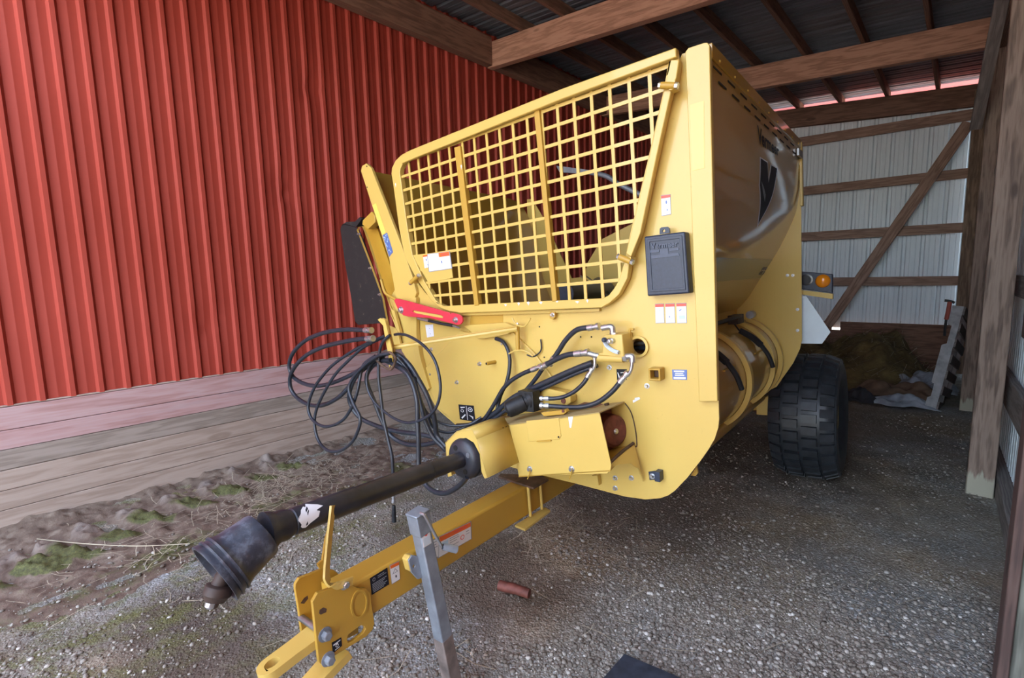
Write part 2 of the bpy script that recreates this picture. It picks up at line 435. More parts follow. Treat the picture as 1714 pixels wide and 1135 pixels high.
# ------------------------------------------------------------------ building shell
def board(name, p0, p1, w, t, mat, up=(0, 0, 1), bevel=.004, anchor=(0, 0)):
    """timber from p0 to p1; w across 'up', t the other way; its own X runs along the grain"""
    p0 = np.array(p0, float); p1 = np.array(p1, float); d = p1 - p0; L = np.linalg.norm(d); x = d / L
    z = np.array(up, float); z = z - (z @ x) * x; z /= np.linalg.norm(z); y = np.cross(z, x)
    mb = MB()
    n = max(1, int(L / .25))
    mb.box((L / 2, anchor[0] * t / 2, anchor[1] * w / 2), (L / 2, t / 2, w / 2), mat)
    mw = Matrix([[x[0], y[0], z[0], p0[0]], [x[1], y[1], z[1], p0[1]], [x[2], y[2], z[2], p0[2]], [0, 0, 0, 1]])
    return mb.build(name, bevel=bevel, mw=mw)
XL = -4.65
YF = -.3      # open front edge of the roof
SL = -.0785
def rz_bot(x): return 4.215 + SL * (x - XL)      # underside of the rafters
def rz_top(x): return rz_bot(x) + .30
# floor
def hgt(x, y):
    return (.012 * math.sin(x * 2.1 + y * .7) + .010 * math.sin(y * 2.7 - x * 1.3) + .006 * math.sin(x * 7.1 + 1) * math.sin(y * 6.3))
def ground_z(x, y):
    h = hgt(x, y)
    return h - .012
mb = MB()
xs = np.concatenate([np.linspace(-4.70, .6, 90), np.linspace(.75, 4, 14)]); ys = np.linspace(-4, 11.5, 190)
vs = [(x, y, ground_z(x, y)) for y in ys for x in xs]; nx = len(xs)
fs = [(j * nx + i, j * nx + i + 1, (j + 1) * nx + i + 1, (j + 1) * nx + i) for j in range(len(ys) - 1) for i in range(nx - 1)]
mb.add(vs, fs, 'gravel', True)
tag(mb.build('floor', sharp=180), kind='structure')
mb = MB()
for (x0, x1, y0, y1) in [(4, 40, -40, 40), (-40, 4, -40, -4), (-40, 4, 11.5, 40)]:
    mb.add([(x0, y0, -.03), (x1, y0, -.03), (x1, y1, -.03), (x0, y1, -.03)], [(0, 1, 2, 3)], 'yard_gravel')
tag(mb.build('ground'), kind='structure')

# red ribbed wall
def corr_profile(pitch, y0, y1, phase, style):
    out = []
    k0 = int(math.floor((y0 - phase) / pitch)) - 1; k1 = int(math.ceil((y1 - phase) / pitch)) + 1
    for k in range(k0, k1 + 1):
        c = phase + k * pitch
        for dy, dx in style:
            y = c + dy
            if y0 <= y <= y1: out.append((y, dx))
    out.sort(); return out
redstyle = [(-.030, 0), (-.0135, .024), (.0135, .024), (.030, 0), (.075, 0), (.079, .0016), (.083, .0016), (.087, 0)]
prof = corr_profile(.1586, -6.0, 10.3, .428 - .006, redstyle)
zs = list(np.linspace(.835, 4.55, 46)) + [6.2]
dents = [(xp(345, 543, XL), .10, .022), (xp(478, 318, XL), .13, .028), (xp(522, 150, XL), .10, .03), (xp(500, 505, XL), .07, .015)]
mb = MB(); vs = []
for z in zs:
    for y, dx in prof:
        x = XL + dx
        for d, rad, amp in dents:
            q = ((y - d[1]) / rad) ** 2 + ((z - d[2]) / (rad * 1.2)) ** 2
            if q < 6: x -= amp * math.exp(-q) * (1 + .4 * math.sin(40 * (y + z)))
        vs.append((x, y, z))
n = len(prof)
fs = [(j * n + i, j * n + i + 1, (j + 1) * n + i + 1, (j + 1) * n + i) for j in range(len(zs) - 1) for i in range(n - 1)]
mb.add(vs, fs, 'red_metal')
tag(mb.build('wall_left', flat=True), kind='structure')
# sealing sheet behind the ribs
mb = MB(); mb.box((XL - .10, 2.1, 3.1), (.05, 8.2, 3.15), 'wood_dark'); tag(mb.build('wall_left_backing'), kind='structure')
# skirt planks under the metal
zz = [.828, .676, .546, .410, .274, .142, -.03]
for i in range(6):
    mat = 'wood_pink' if i < 2 else ('wood_plank_grey' if i == 2 else 'wood_plank')
    z1, z0 = zz[i], zz[i + 1]
    o = board('trim_%d' % (i + 1), (XL + .012, -6, (z0 + z1) / 2), (XL + .012, 10.2, (z0 + z1) / 2), z1 - z0 - .004, .045, mat, anchor=(0, 0), bevel=.003)
    tag(o, kind='structure')
o = board('trim_7', (XL + .008, -6, .834), (XL + .008, 10.2, .834), .010, .03, 'wood_plank'); tag(o, kind='structure')

# rear wall: white ribbed metal on girts (slightly turned)
def ry(x, D=9.98): return D + .0403 * (x + 1.0)
whst = [(-.033, 0), (-.015, .034), (.015, .034), (.033, 0), (.0735, 0), (.077, .004), (.081, .004), (.0845, 0), (.1415, 0), (.145, .004), (.149, .004), (.1525, 0)]
wp = corr_profile(.2290, -4.7, .5, -2.105, whst)
mb = MB(); vs = []
for z in (.60, 4.13):
    for x, dy in wp: vs.append((x, ry(x, 10.07) - .034 + dy, z))   # ribs stand outwards, seen from inside as grooves
n = len(wp)
mb.add(vs, [(i, i + 1, n + i + 1, n + i) for i in range(n - 1)], 'white_metal')
tag(mb.build('wall_back', flat=True), kind='structure')
girt_names = [('top girt of the white rear wall, just below the roof beam', 3.783, .15), ('second girt from the top on the white rear wall', 2.94, .14),
              ('third girt from the top on the white rear wall', 2.162, .145), ('lowest girt on the white rear wall, with frayed twine on it', 1.382, .14)]
for lab, z, w in girt_names:
    o = board('girt', (-4.6, ry(-4.6, 9.94), z + .02), (.02, ry(.02, 9.94), z - (.03 if z > 3.5 else 0)), w, .05, 'wood_girt'); tag(o, 'brown wooden ' + lab, 'girt')
# sill planks along the bottom of the rear wall
for i, (z, w, x0) in enumerate([(.625, .145, -4.6), (.48, .155, -4.6), (.33, .155, -4.6), (.18, .155, -4.6), (.04, .14, -4.6)]):
    if i == 0:
        o = board('trim_%d' % (8 + i), (-1.50, ry(-1.5, 9.96), z + .012), (.02, ry(.02, 9.96), z + .012), w, .045, 'wood_dark'); tag(o, kind='structure')
        o = board('trim_20', (x0, ry(x0, 9.96), z + .02), (-1.62, ry(-1.62, 9.96), z + .012), w, .045, 'wood_dark')
    else:
        o = board('trim_%d' % (8 + i), (x0, ry(x0, 9.96), z + .012), (.02, ry(.02, 9.96), z + .012), w, .045, 'wood_dark')
    tag(o, kind='structure')
# rear roof beam, red fascia beyond
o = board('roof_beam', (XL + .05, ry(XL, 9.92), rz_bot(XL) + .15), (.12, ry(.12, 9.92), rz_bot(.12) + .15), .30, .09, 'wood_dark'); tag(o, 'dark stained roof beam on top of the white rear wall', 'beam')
o = board('trim_30', (XL, 10.20, 4.47), (.8, 10.42, 4.06), .50, .03, 'trim_red'); tag(o, kind='structure')

# rafters
o = board('roof_beam', (XL + .05, 4.75, rz_bot(XL) + .15), (.35, 4.75, rz_bot(.35) + .15), .30, .09, 'wood_beam'); tag(o, 'brown roof beam running from the red wall over the front of the yellow machine', 'beam')
o = board('roof_beam', (XL + .05, 7.42, rz_bot(XL) + .14), (.30, 7.42, rz_bot(.3) + .14), .29, .09, 'wood_beam'); tag(o, 'brown roof beam crossing behind the hopper to the second post', 'beam')
o = board('roof_beam', (XL + .05, YF + .15, rz_bot(XL) + .17), (.45, YF + .15, rz_bot(.45) + .17), .30, .09, 'wood_beam'); tag(o, 'roof beam at the open front edge of the shed', 'beam')
# header along the red wall
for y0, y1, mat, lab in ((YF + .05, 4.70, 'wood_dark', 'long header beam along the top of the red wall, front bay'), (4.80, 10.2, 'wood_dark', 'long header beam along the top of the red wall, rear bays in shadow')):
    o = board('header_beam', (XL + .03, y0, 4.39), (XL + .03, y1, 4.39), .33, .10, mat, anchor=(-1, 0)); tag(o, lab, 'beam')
# purlins on edge on top of the rafters
nth = ['nearest the red wall', 'second from the red wall', 'third from the red wall', 'fourth from the red wall', 'fourth from the open side', 'third from the open side', 'second from the open side', 'nearest the open side']
px_ = [-4.02, -3.42, -2.84, -2.25, -1.645, -1.035, -.435, .14]
for x, s in zip(px_, nth):
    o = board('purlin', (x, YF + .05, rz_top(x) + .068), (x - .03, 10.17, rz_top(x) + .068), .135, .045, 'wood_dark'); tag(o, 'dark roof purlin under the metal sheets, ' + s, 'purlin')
# metal roof, corrugated across
mb = MB(); vs = []
cor = [(-.03, 0), (-.012, .018), (.012, .018), (.03, 0), (.09, 0), (.095, .005), (.105, .005), (.11, 0)]
cp = corr_profile(.2, YF, 10.25, .1, cor)
for x in np.linspace(XL - .12, .75, 12):
    for y, dz in cp: vs.append((x, y, rz_top(x) + .138 + dz))
n = len(cp)
mb.add(vs, [(j * n + i, (j + 1) * n + i, (j + 1) * n + i + 1, j * n + i + 1) for j in range(11) for i in range(n - 1)], 'roof_metal')
# daylight-tight upper skin
tag(mb.build('ceiling', sharp=20), kind='structure')

# posts on the open side
def post(y, xl, w, d, ztop, mat, lab):
    o = board('timber_post', (xl + w / 2, y + d / 2, -.08), (xl + w / 2 - .0, y + d / 2, ztop), w, d, mat, up=(1, 0, 0), bevel=.006); tag(o, lab, 'post'); return o
post(4.67, .112, .145, .15, 4.0, 'wood_post_pale', 'grained square timber post with knots and a pale bare foot, nearest full post')
post(7.36, .062, .135, .14, 4.0, 'wood_post_pale', 'timber post with a pale bare foot behind the leaning pallet')
post(9.82, -.055, .15, .14, 4.05, 'wood_post', 'dark rear corner post beside the white rear wall')
# front frame timbers at the very right edge
o = board('timber_post', (.262, 2.45, -.05), (.285, 2.45, 3.9), .09, .12, 'wood_green', up=(1, 0, 0)); tag(o, 'grey green timber post at the lower right edge of the view', 'post')
o = board('door_jamb', (.199, 2.44, -.05), (.222, 2.44, 3.9), .032, .15, 'wood_frame', up=(1, 0, 0)); tag(o, 'dark brown board fixed against the grey green post at the right edge', 'board')
# eave beam over the posts
o = board('eave_beam', (.27, 4.5, 3.93), (.0, 9.9, 3.93), .26, .08, 'wood_dark'); tag(o, 'dark eave beam running over the posts on the open side', 'beam')
# braces
o = board('diagonal_brace', yp(1633, 215, 7.37), yp(1679, -8, 6.3), .10, .045, 'wood_rail', up=(1, 0, 0)); tag(o, 'grey diagonal brace rising from the second post to the roof', 'brace')
o = board('diagonal_brace', yp(1622, 205, 9.86), yp(1385, 545, 9.80), .15, .045, 'wood_girt', up=(1, 0, 1)); tag(o, 'long diagonal brace crossing the white rear wall', 'brace')
# right side wall: white sheets outside the posts
def rx(y, base=.335): return base - .0297 * (y - 4.67)
wp2 = corr_profile(.11, 2.2, 10.0, 2.3, [(-.022, 0), (-.010, .018), (.010, .018), (.022, 0), (.05, 0), (.053, .004), (.058, .004), (.061, 0)])
mb = MB(); vs = []
for z in (.06, 4.24):
    for y, dx in wp2: vs.append((rx(y) + dx, y, z))
n = len(wp2)
mb.add(vs, [(i, n + i, n + i + 1, i + 1) for i in range(n - 1)], 'white_metal')
tag(mb.build('wall_right', sharp=20), kind='structure')
for k in range(14):
    o = board('trim_%d' % (50 + k), (rx(2.25) - .018, 2.25, 1.22 + .19 * k), (rx(4.64) - .018, 4.64, 1.22 + .19 * k), .186, .022, 'wood_frame'); tag(o, kind='structure')  # made-up dark boards, added so the glossy hopper side reflects less light
o = board('trim_40', (rx(3.30) - .012, 3.30, .06), (rx(3.30) - .012, 3.30, 1.0), .035, .012, 'decal_red', up=(0, 1, 0)); tag(o, kind='structure')
for z, w, nm in ((.70, .22, 'lower'), (1.45, .14, 'middle'), (2.4, .14, 'upper')):
    o = board('girt', (rx(2.5) - .028, 2.5, z), (rx(9.8) - .028, 9.8, z), w, .04, 'wood_rail'); tag(o, 'grey weathered %s side girt on the white right wall behind the posts' % nm, 'girt')
o = board('kickboard', (.2745 + .045 + .03, 2.5, .06), (.245 + .045 - .075, 9.8, .06), .15, .09, 'wood_rail'); tag(o, 'grey kickboard lying along the foot of the white right wall', 'board')

mb = MB(); fw = [(.36, 2.35), (.95, -2.6)]
d_ = V(fw[1][0] - fw[0][0], fw[1][1] - fw[0][1], 0); d_ /= np.linalg.norm(d_); n_ = V(-d_[1], d_[0], 0)
mb.box(((fw[0][0] + fw[1][0]) / 2 + .06, (fw[0][1] + fw[1][1]) / 2, 2.2), (2.6, .03, 2.2), 'wood_dark', [d_, n_, C3_]); tag(mb.build('unseen_light_blocker'), kind='structure')  # unseen panel added to block sky light from the machine's right side

# ------------------------------------------------------------------ the bale processor
OFFL = V(-.86, 1.0, 0); OFFW = tow(OFFL); OFFL = toloc((OFFW[0], OFFW[1], 0.0))
root = bpy.data.objects.new('bale_processor', None); COL.objects.link(root)
_o = tow(OFFL)
root.matrix_world = Matrix([[TD[0], DD[0], UD[0], _o[0]], [TD[1], DD[1], UD[1], _o[1]], [TD[2], DD[2], UD[2], _o[2]], [0, 0, 0, 1]])
tag(root, 'yellow tractor-drawn bale processor with a front guard grid, parked beside the red wall', 'farm machine')
def part(mb, name, parent=None, bevel=0, seg=2, sharp=40, label=None):
    o = mb.build(name, parent or root, OFFL, bevel, seg, sharp)
    if label: o['label'] = label
    return o
A3 = np.array([1., 0, 0]); B3 = np.array([0, 1., 0]); C3 = np.array([0, 0, 1.])
def P(pts, b=0.0): return [fp(x, y, b) for x, y in pts]
def bolt(mb, p, r=.011, ax=-B3, mat='zinc', h=.011):
    p = np.array(p)
    mb.lathe(p, ax, [(0, r * 1.55), (.002, r * 1.55)], mat, 16)
    mb.lathe(p + np.array(ax) * .002, ax, [(0, r), (h, r), (h + .002, r * .8)], mat, 6)

# front plate
plate = [(1142, 90), (1187, 76), (1203, 680), (1203.5, 702), (1202, 716), (1196, 735), (1186, 752), (1172, 772), (1150, 800), (1130, 821), (1119, 829), (1105, 834), (1080, 836), (1045, 831), (960, 808.5), (900, 794), (830, 775), (766, 714), (731, 684), (715, 655), (690, 615), (673, 588), (664, 560), (656, 520), (652, 500), (664, 480), (690, 462), (712, 490), (735, 512), (752, 517), (880, 515), (1003, 510), (1018, 501), (1030, 488), (1044, 462), (1049, 440), (1064, 390), (1092, 259), (1115, 153), (1128, 118)]
hole_c = fp(1069.5, 580, 0); hr = .036
mb = MB()
hole = [hole_c + hr * V(math.cos(t), 0, math.sin(t)) for t in np.linspace(0, 2 * math.pi, 25)[:-1]]
mb.prism(P(plate), B3 * .010, 'yellow_paint', [hole])
fpl = part(mb, 'front_plate', sharp=30)
mb = MB()
ring = []
mb.lathe(hole_c, -B3, [(0, hr + .011), (.012, hr + .011), (.012, hr), (-.02, hr)], 'yellow_paint', 28, caps=False)
part(mb, 'hole_collar', fpl)
mb = MB(); mb.tube([hole_c + V(-.15, .09, .004), hole_c + V(.15, .09, .004)], .009, 'steel', 10, False)
mb.tube([hole_c + V(-.15, .10, -.022), hole_c + V(.15, .10, -.016)], .012, 'hose_rubber', 10, False)
part(mb, 'hydraulic_line', root)
# edge stiffener channel on the plate's right side
mb = MB()
ch = [(1147, 87), (1152, 80), (1178, 71.5), (1184, 71), (1187.5, 76), (1201, 672), (1170, 672.5)]
mb.prism(P(ch, -.028), B3 * .027, 'yellow_paint')
part(mb, 'edge_channel', fpl, bevel=.008)
mb = MB(); q0 = [(1155, 176), (1178, 169), (1179, 281), (1159, 286)]
mb.prism(P(q0, -.0295), B3 * .001, 'yellow_bright'); part(mb, 'reflector_strip', fpl, label='bright yellow reflective strip on the edge channel')
# lip under the guard, with the pale patch
mb = MB(); mb.prism(P([(752, 523.5), (1003, 516.5), (1003, 521), (920, 524), (752, 529)], -.02), B3 * .018, 'yellow_paint'); part(mb, 'guard_ledge', fpl)
mb = MB(); mb.prism(P([(920, 522), (929, 522), (929, 531), (925, 535), (920, 533)], -.024), B3 * .02, 'yellow_worn_shaded'); bolt(mb, fp(925, 527, -.024), .007); part(mb, 'guard_catch', fpl)
mb = MB(); mb.prism(P([(788, 528), (842, 525), (842, 548), (785, 556)], -.0015), B3 * .001, 'yellow_worn_shaded'); part(mb, 'faded_decal', fpl)
# bent cover plate on the plate's left half
mb = MB()
cov = [(770, 553), (800, 562), (858, 556), (895, 592), (930, 640), (846, 692), (830, 702), (778, 716), (766, 712), (733, 683), (720, 655), (708, 620), (735, 590), (760, 565)]
mb.prism(P(cov, -.012), B3 * .011, 'yellow_paint'); part(mb, 'access_cover', fpl, bevel=.004)
for (x, y) in [(803, 609), (722, 585), (722, 626), (1020, 615), (1083, 646), (1030, 800), (1057, 800), (1030, 817), (842, 575), (765, 640)]:
    bm_ = MB(); bolt(bm_, fp(x, y, -.0125 if x in (803, 765) else 0), .008); part(bm_, 'plate_bolt', fpl)
for (x, y) in [(972, 564), (990, 564), (911, 598), (903, 547)]:
    mb = MB(); mb.lathe(fp(x, y, -.0012), -B3, [(0, .004), (.001, .004)], 'dark_hole', 12); part(mb, 'bolt_hole', fpl)
mb = MB(); p = fp(829, 606, -.012); mb.tube([p, p + V(-.01, -.06, .0)], .010, 'yellow_worn_shaded', 12, False); mb.lathe(p + V(-.01, -.0605, 0), -B3, [(0, .006), (.001, .006)], 'dark_hole', 10); part(mb, 'stub_pin', fpl)
# square tube stub + black bracket
mb = MB(); c = fp(1103, 624, 0)
sq = [c + V(sx * .026, -.05, sz * .026) for sx, sz in ((-1, -1), (1, -1), (1, 1), (-1, 1))]
sqi = [c + V(sx * .018, -.05, sz * .018) for sx, sz in ((-1, -1), (1, -1), (1, 1), (-1, 1))]
mb.prism(sq, B3 * .05, 'yellow_worn_shaded', [sqi]); mb.box(c + V(0, -.005, 0), (.018, .004, .018), 'rust_plate'); part(mb, 'tube_stub', fpl, bevel=.003)
mb = MB(); mb.prism(P([(1085, 790), (1100, 788), (1100, 803), (1087, 804)], -.006), B3 * .006, 'black_plastic')
mb.box(fp(1103, 796, -.02), (.012, .02, .022), 'black_plastic'); bolt(mb, fp(1092, 797, -.006), .008); part(mb, 'stop_bracket', fpl, bevel=.002)

# front guard
GB = -.048
outer = [(1131, 79.5), (1133, 97), (1137, 99.5), (1133, 130), (1123, 153), (1099.5, 259), (1072, 390), (1056, 430), (1053, 443), (1050, 466), (1036, 493), (1020.6, 507), (1006.5, 515), (880, 520), (771, 524), (752, 521), (738, 516), (722, 503), (696, 465), (677.5, 430), (668, 383), (657.6, 306), (655, 291), (656, 281), (662, 268.5), (672, 259), (687, 251), (940, 148.5)]
inner = [(1119, 103), (1110, 152), (1086, 259), (1054.6, 390), (1047.5, 425), (1043, 445), (1034.7, 471), (1027, 484), (1019, 494), (1009, 499.5), (880, 505.4), (743, 512.4), (736, 509), (729, 502.5), (710, 471), (690, 426), (682, 383), (669, 289), (670, 282), (675, 272), (687, 264), (728, 250), (940, 169)]
guard_o = P(outer, GB); guard_i = P(inner, GB)
gm = MB(); gm.prism(guard_o, B3 * .034, 'yellow_paint', [guard_i]); guard = part(gm, 'front_guard', bevel=.004)
# top rail stands proud
mb = MB(); mb.prism(P([(687, 251), (940, 148.5), (1131, 79.5), (1132, 95), (940, 166), (700, 262), (672, 274), (668, 264)], GB - .022), B3 * .022, 'yellow_paint'); part(mb, 'top_rail', guard, bevel=.004)
mb = MB(); mb.prism(P([(1123, 99.7), (1136.5, 99.7), (1132, 130), (1123, 153), (1099.5, 259), (1072, 390), (1056, 430), (1048, 425), (1056, 390), (1087, 259), (1111, 152)], GB - .016), B3 * .016, 'yellow_paint'); part(mb, 'side_rail', guard, bevel=.003)
def inpoly(p, poly):
    x, y = p; c = False; n = len(poly)
    for i in range(n):
        x1, y1 = poly[i]; x2, y2 = poly[i - 1]
        if (y1 > y) != (y2 > y) and x < (x2 - x1) * (y - y1) / (y2 - y1) + x1: c = not c
    return c
gpoly = [(p[0], p[2]) for p in guard_i]
def clipsegs(fix, axis):
    lo, hi = (-2.1, .1) if axis == 0 else (-1.2, .15)
    ts = np.linspace(lo, hi, 900); out = []; cur = None
    for t in ts:
        p = (t, fix) if axis == 0 else (fix, t)
        if inpoly(p, gpoly):
            if cur is None: cur = [t, t]
            cur[1] = t
        elif cur: out.append(cur); cur = None
    if cur: out.append(cur)
    return out
mb = MB(); bw = .0074; GM = GB + .012
for k in range(-2, 11):
    c = -.045 - .0800 * k
    for t0, t1 in clipsegs(c, 0): mb.box(((t0 + t1) / 2, GM, c), ((t1 - t0) / 2 + .006, .003, bw), 'yellow_paint')
colsa = [-1.703 - .0855, -1.703 - .171, -1.703 - .2565] + [-1.703 + .0855 * k for k in range(5)] + [-.828 - .0865 * k for k in range(6)] + [-.742, -.655] + [-.655 + .0875 * k for k in range(1, 7)]
for a in colsa:
    for t0, t1 in clipsegs(a, 1): mb.box((a, GM + .0004, (t0 + t1) / 2), (bw, .003, (t1 - t0) / 2 + .006), 'yellow_paint')
part(mb, 'grid_mesh', guard, bevel=0)
for q in ([(760, 247), (770, 244), (787, 390), (801, 511), (794, 512), (777.7, 390)], [(893, 183), (902, 180), (921, 390), (932, 504), (924, 505), (913, 390)]):
    mb = MB(); mb.prism(P(q, GB - .004), B3 * .03, 'yellow_worn_shaded'); part(mb, 'guard_upright', guard, bevel=.002)
mb = MB(); mb.prism(P([(690, 427), (752, 420.5), (758, 465), (717, 473)], GB + .006), B3 * .006, 'yellow_paint'); part(mb, 'decal_panel', guard)
for (x0, y0, x1, y1) in ((1107, 143, 1130, 143.5), (1037, 430, 1056, 438), (700, 462, 688, 473)):
    mb = MB(); p0 = fp(x0, y0, GB - .03); p1 = fp(x1, y1, GB - .03)
    mb.tube([p0, p1], .013, 'yellow_worn_shaded', 14, False); d = (p1 - p0) / np.linalg.norm(p1 - p0)
    mb.lathe(p1, d, [(0, .012), (.012, .012)], 'zinc', 6); mb.lathe(p0, -d, [(0, .012), (.010, .012)], 'zinc', 6)
    mb.box(p0 + (p1 - p0) * .8 + V(0, .02, 0), (.012, .022, .014), 'yellow_paint')
    part(mb, 'hinge_boss', guard)

# paint knocked off along the guard's lower rail
for x, y, w_, h_ in [(846, 511, 5, 4), (868, 509, 4, 6), (884, 508, 5, 7), (905, 507, 6, 5), (932, 505, 5, 4), (966, 506, 7, 4), (983, 504, 4, 6), (772, 280, 2.5, 9), (662, 310, 2, 8)]:
    m_ = MB(); m_.prism(P([(x - w_ * .5, y - h_ * .3), (x + w_ * .1, y - h_ * .5), (x + w_ * .5, y - h_ * .2), (x + w_ * .25, y + h_ * .15), (x + w_ * .1, y + h_ * .5), (x - w_ * .2, y + h_ * .1)], GB - .006 if 765 < x < 800 else GB - .0008), B3 * .0006, 'decal_white'); part(m_, 'paint_scuff', guard)

# decals
def decal(name, quad, fn, nrm, els=(), base='decal_white', parent=None, th=.0012, edge=None, label=None):
    """quad corners TL,TR,BR,BL in photo pixels on the plane fn; els: (u0,v0,u1,v1,mat) or (polyuv, mat)"""
    q = [np.array(fn(x, y)) for x, y in quad]; nrm = np.array(nrm, float)
    def uv(u, v): return lerp(lerp(q[0], q[1], u), lerp(q[3], q[2], u), v)
    m = MB(); k = 0
    if edge:
        m.prism([uv(-.03, -.03) + nrm * th, uv(1.03, -.03) + nrm * th, uv(1.03, 1.03) + nrm * th, uv(-.03, 1.03) + nrm * th], -nrm * th, edge); k = 1
    m.prism([c + nrm * th * (1 + .5 * k) for c in q], -nrm * th, base)
    top = th * (1 + .5 * k)
    for i, e in enumerate(els):
        if len(e) == 5: poly = [uv(e[0], e[1]), uv(e[2], e[1]), uv(e[2], e[3]), uv(e[0], e[3])]; mt = e[4]
        else: poly = [uv(*c) for c in e[0]]; mt = e[1]
        lift = top + .0004 + .00005 * i
        m.prism([c + nrm * lift for c in poly], -nrm * .0006, mt)
    return part(m, name, parent, label=label)
def F(b): return lambda x, y: fp(x, y, b)
def circ(u, v, r, n=14, asp=1.0): return [(u + r * math.cos(t) * asp, v + r * math.sin(t)) for t in np.linspace(0, 2 * math.pi, n + 1)[:-1]]
wl = [(.12, .30, .45, .33, 'decal_grey'), (.12, .40, .6, .43, 'decal_grey')]
decal('warning_decal', [(1097, 509.5), (1111, 509), (1112, 540), (1098, 540.5)], F(-.0005), -B3, [(0, 0, 1, .15, 'decal_red'), (circ(.5, .34, .05), 'decal_pale_blue'), (.3, .78, .75, .81, 'decal_pale_blue')], edge='decal_grey', parent=fpl, label='white warning decal with red heading, left of three')
decal('warning_decal', [(1114, 509), (1129, 508.5), (1130, 540), (1115, 540.5)], F(-.0005), -B3, [(0, 0, 1, .15, 'decal_red'), (circ(.42, .68, .05), 'decal_blue'), ([(.5, .8), (.85, .7), (.85, .74), (.5, .84)], 'decal_pale_blue')], edge='decal_grey', parent=fpl, label='white warning decal with red heading, middle of three')
decal('warning_decal', [(1132.5, 508.5), (1148.5, 508), (1149.5, 540), (1134, 540.5)], F(-.0005), -B3, [(0, 0, 1, .14, 'decal_red'), ([(.2, .36), (.5, .27), (.5, .33), (.3, .38)], 'decal_blue'), (.2, .62, .85, .8, 'decal_pale_blue')], edge='decal_grey', parent=fpl, label='white warning decal with red heading, right of three')
decal('warning_decal', [(1107, 328), (1122, 326), (1123, 358), (1108, 361)], F(-.0005), -B3, [(0, 0, 1, .14, 'decal_red'), (circ(.55, .36, .09), 'decal_blue'), (circ(.62, .76, .06), 'decal_blue')], edge='decal_grey', parent=fpl, label='white warning decal with red heading above the manual box')
decal('white_sticker', [(712, 544), (725, 543), (726.5, 563), (715, 565)], F(-.0005), -B3, [(circ(.5, .3, .04), 'decal_grey'), (circ(.55, .75, .04), 'decal_grey')], parent=fpl)
decal('serial_plate', [(1125, 618.5), (1150, 619), (1150, 636), (1126, 635.5)], F(-.0005), -B3, [(.12, .10, .82, .24, 'decal_white'), (.2, .33, .75, .42, 'decal_white'), (.18, .5, .82, .62, 'decal_white'), (.08, .72, .92, .92, 'decal_white')], base='decal_blue', parent=fpl, label='blue maker plate with white lines')
pict = [([(.1, .15), (.42, .12), (.40, .18), (.16, .24)], 'decal_white'), (circ(.22, .40, .10), 'decal_white'), (circ(.22, .40, .07), 'decal_black'), (.50, .06, .53, .95, 'decal_white'), (circ(.75, .27, .15), 'decal_white'), (circ(.75, .27, .11), 'decal_black'), (circ(.75, .27, .05), 'decal_white'), ([(.12, .85), (.38, .6), (.42, .66), (.18, .92)], 'decal_white'), ([(.62, .62), (.9, .7), (.88, .9), (.8, .75)], 'decal_white')]
decal('pictogram_decal', [(767.5, 677), (793, 679), (796, 706), (770, 702)], F(-.0125), -B3, pict, base='decal_black', parent=fpl, label='black decal with white pictograms')
decal('pictogram_decal', [(1032, 618), (1049, 618), (1049, 636), (1033, 636)], F(-.0005), -B3, [([(.15, .3), (.3, .7), (.8, .85), (.8, .92), (.2, .8), (.08, .3)], 'decal_white'), ([(.4, .3), (.9, .25), (.9, .3), (.4, .36)], 'decal_white')], base='decal_black', parent=fpl, label='small black decal with a white lever arc')
mb = MB(); mb.prism(P([(1070, 665), (1071.5, 668), (1059.5, 674.5), (1059, 670), (1063, 668.5), (1062, 666)], -.0015), B3 * .001, 'decal_white'); part(mb, 'arrow_decal', fpl)
decal('warning_decal', [(716, 426), (752, 421.5), (756, 449), (719, 454.5)], F(GB + .005), -B3, [(.52, 0, 1, .24, 'decal_orange'), (.62, .07, .95, .17, 'decal_red'), (.60, .48, .64, .62, 'decal_blue'), (.06, .40, .08, .55, 'decal_pale_blue'), (.6, .68, .68, .70, 'decal_pale_blue')], edge='decal_grey', parent=guard, label='large white warning decal with orange heading on the guard')
decal('warning_decal', [(708, 427.5), (715.5, 426.5), (719, 447), (711, 449)], F(GB + .005), -B3, [(0, 0, 1, .13, 'decal_orange'), (circ(.6, .38, .10), 'decal_blue'), (circ(.75, .8, .06), 'decal_blue')], parent=guard, label='narrow white decal at the left of the guard panel')

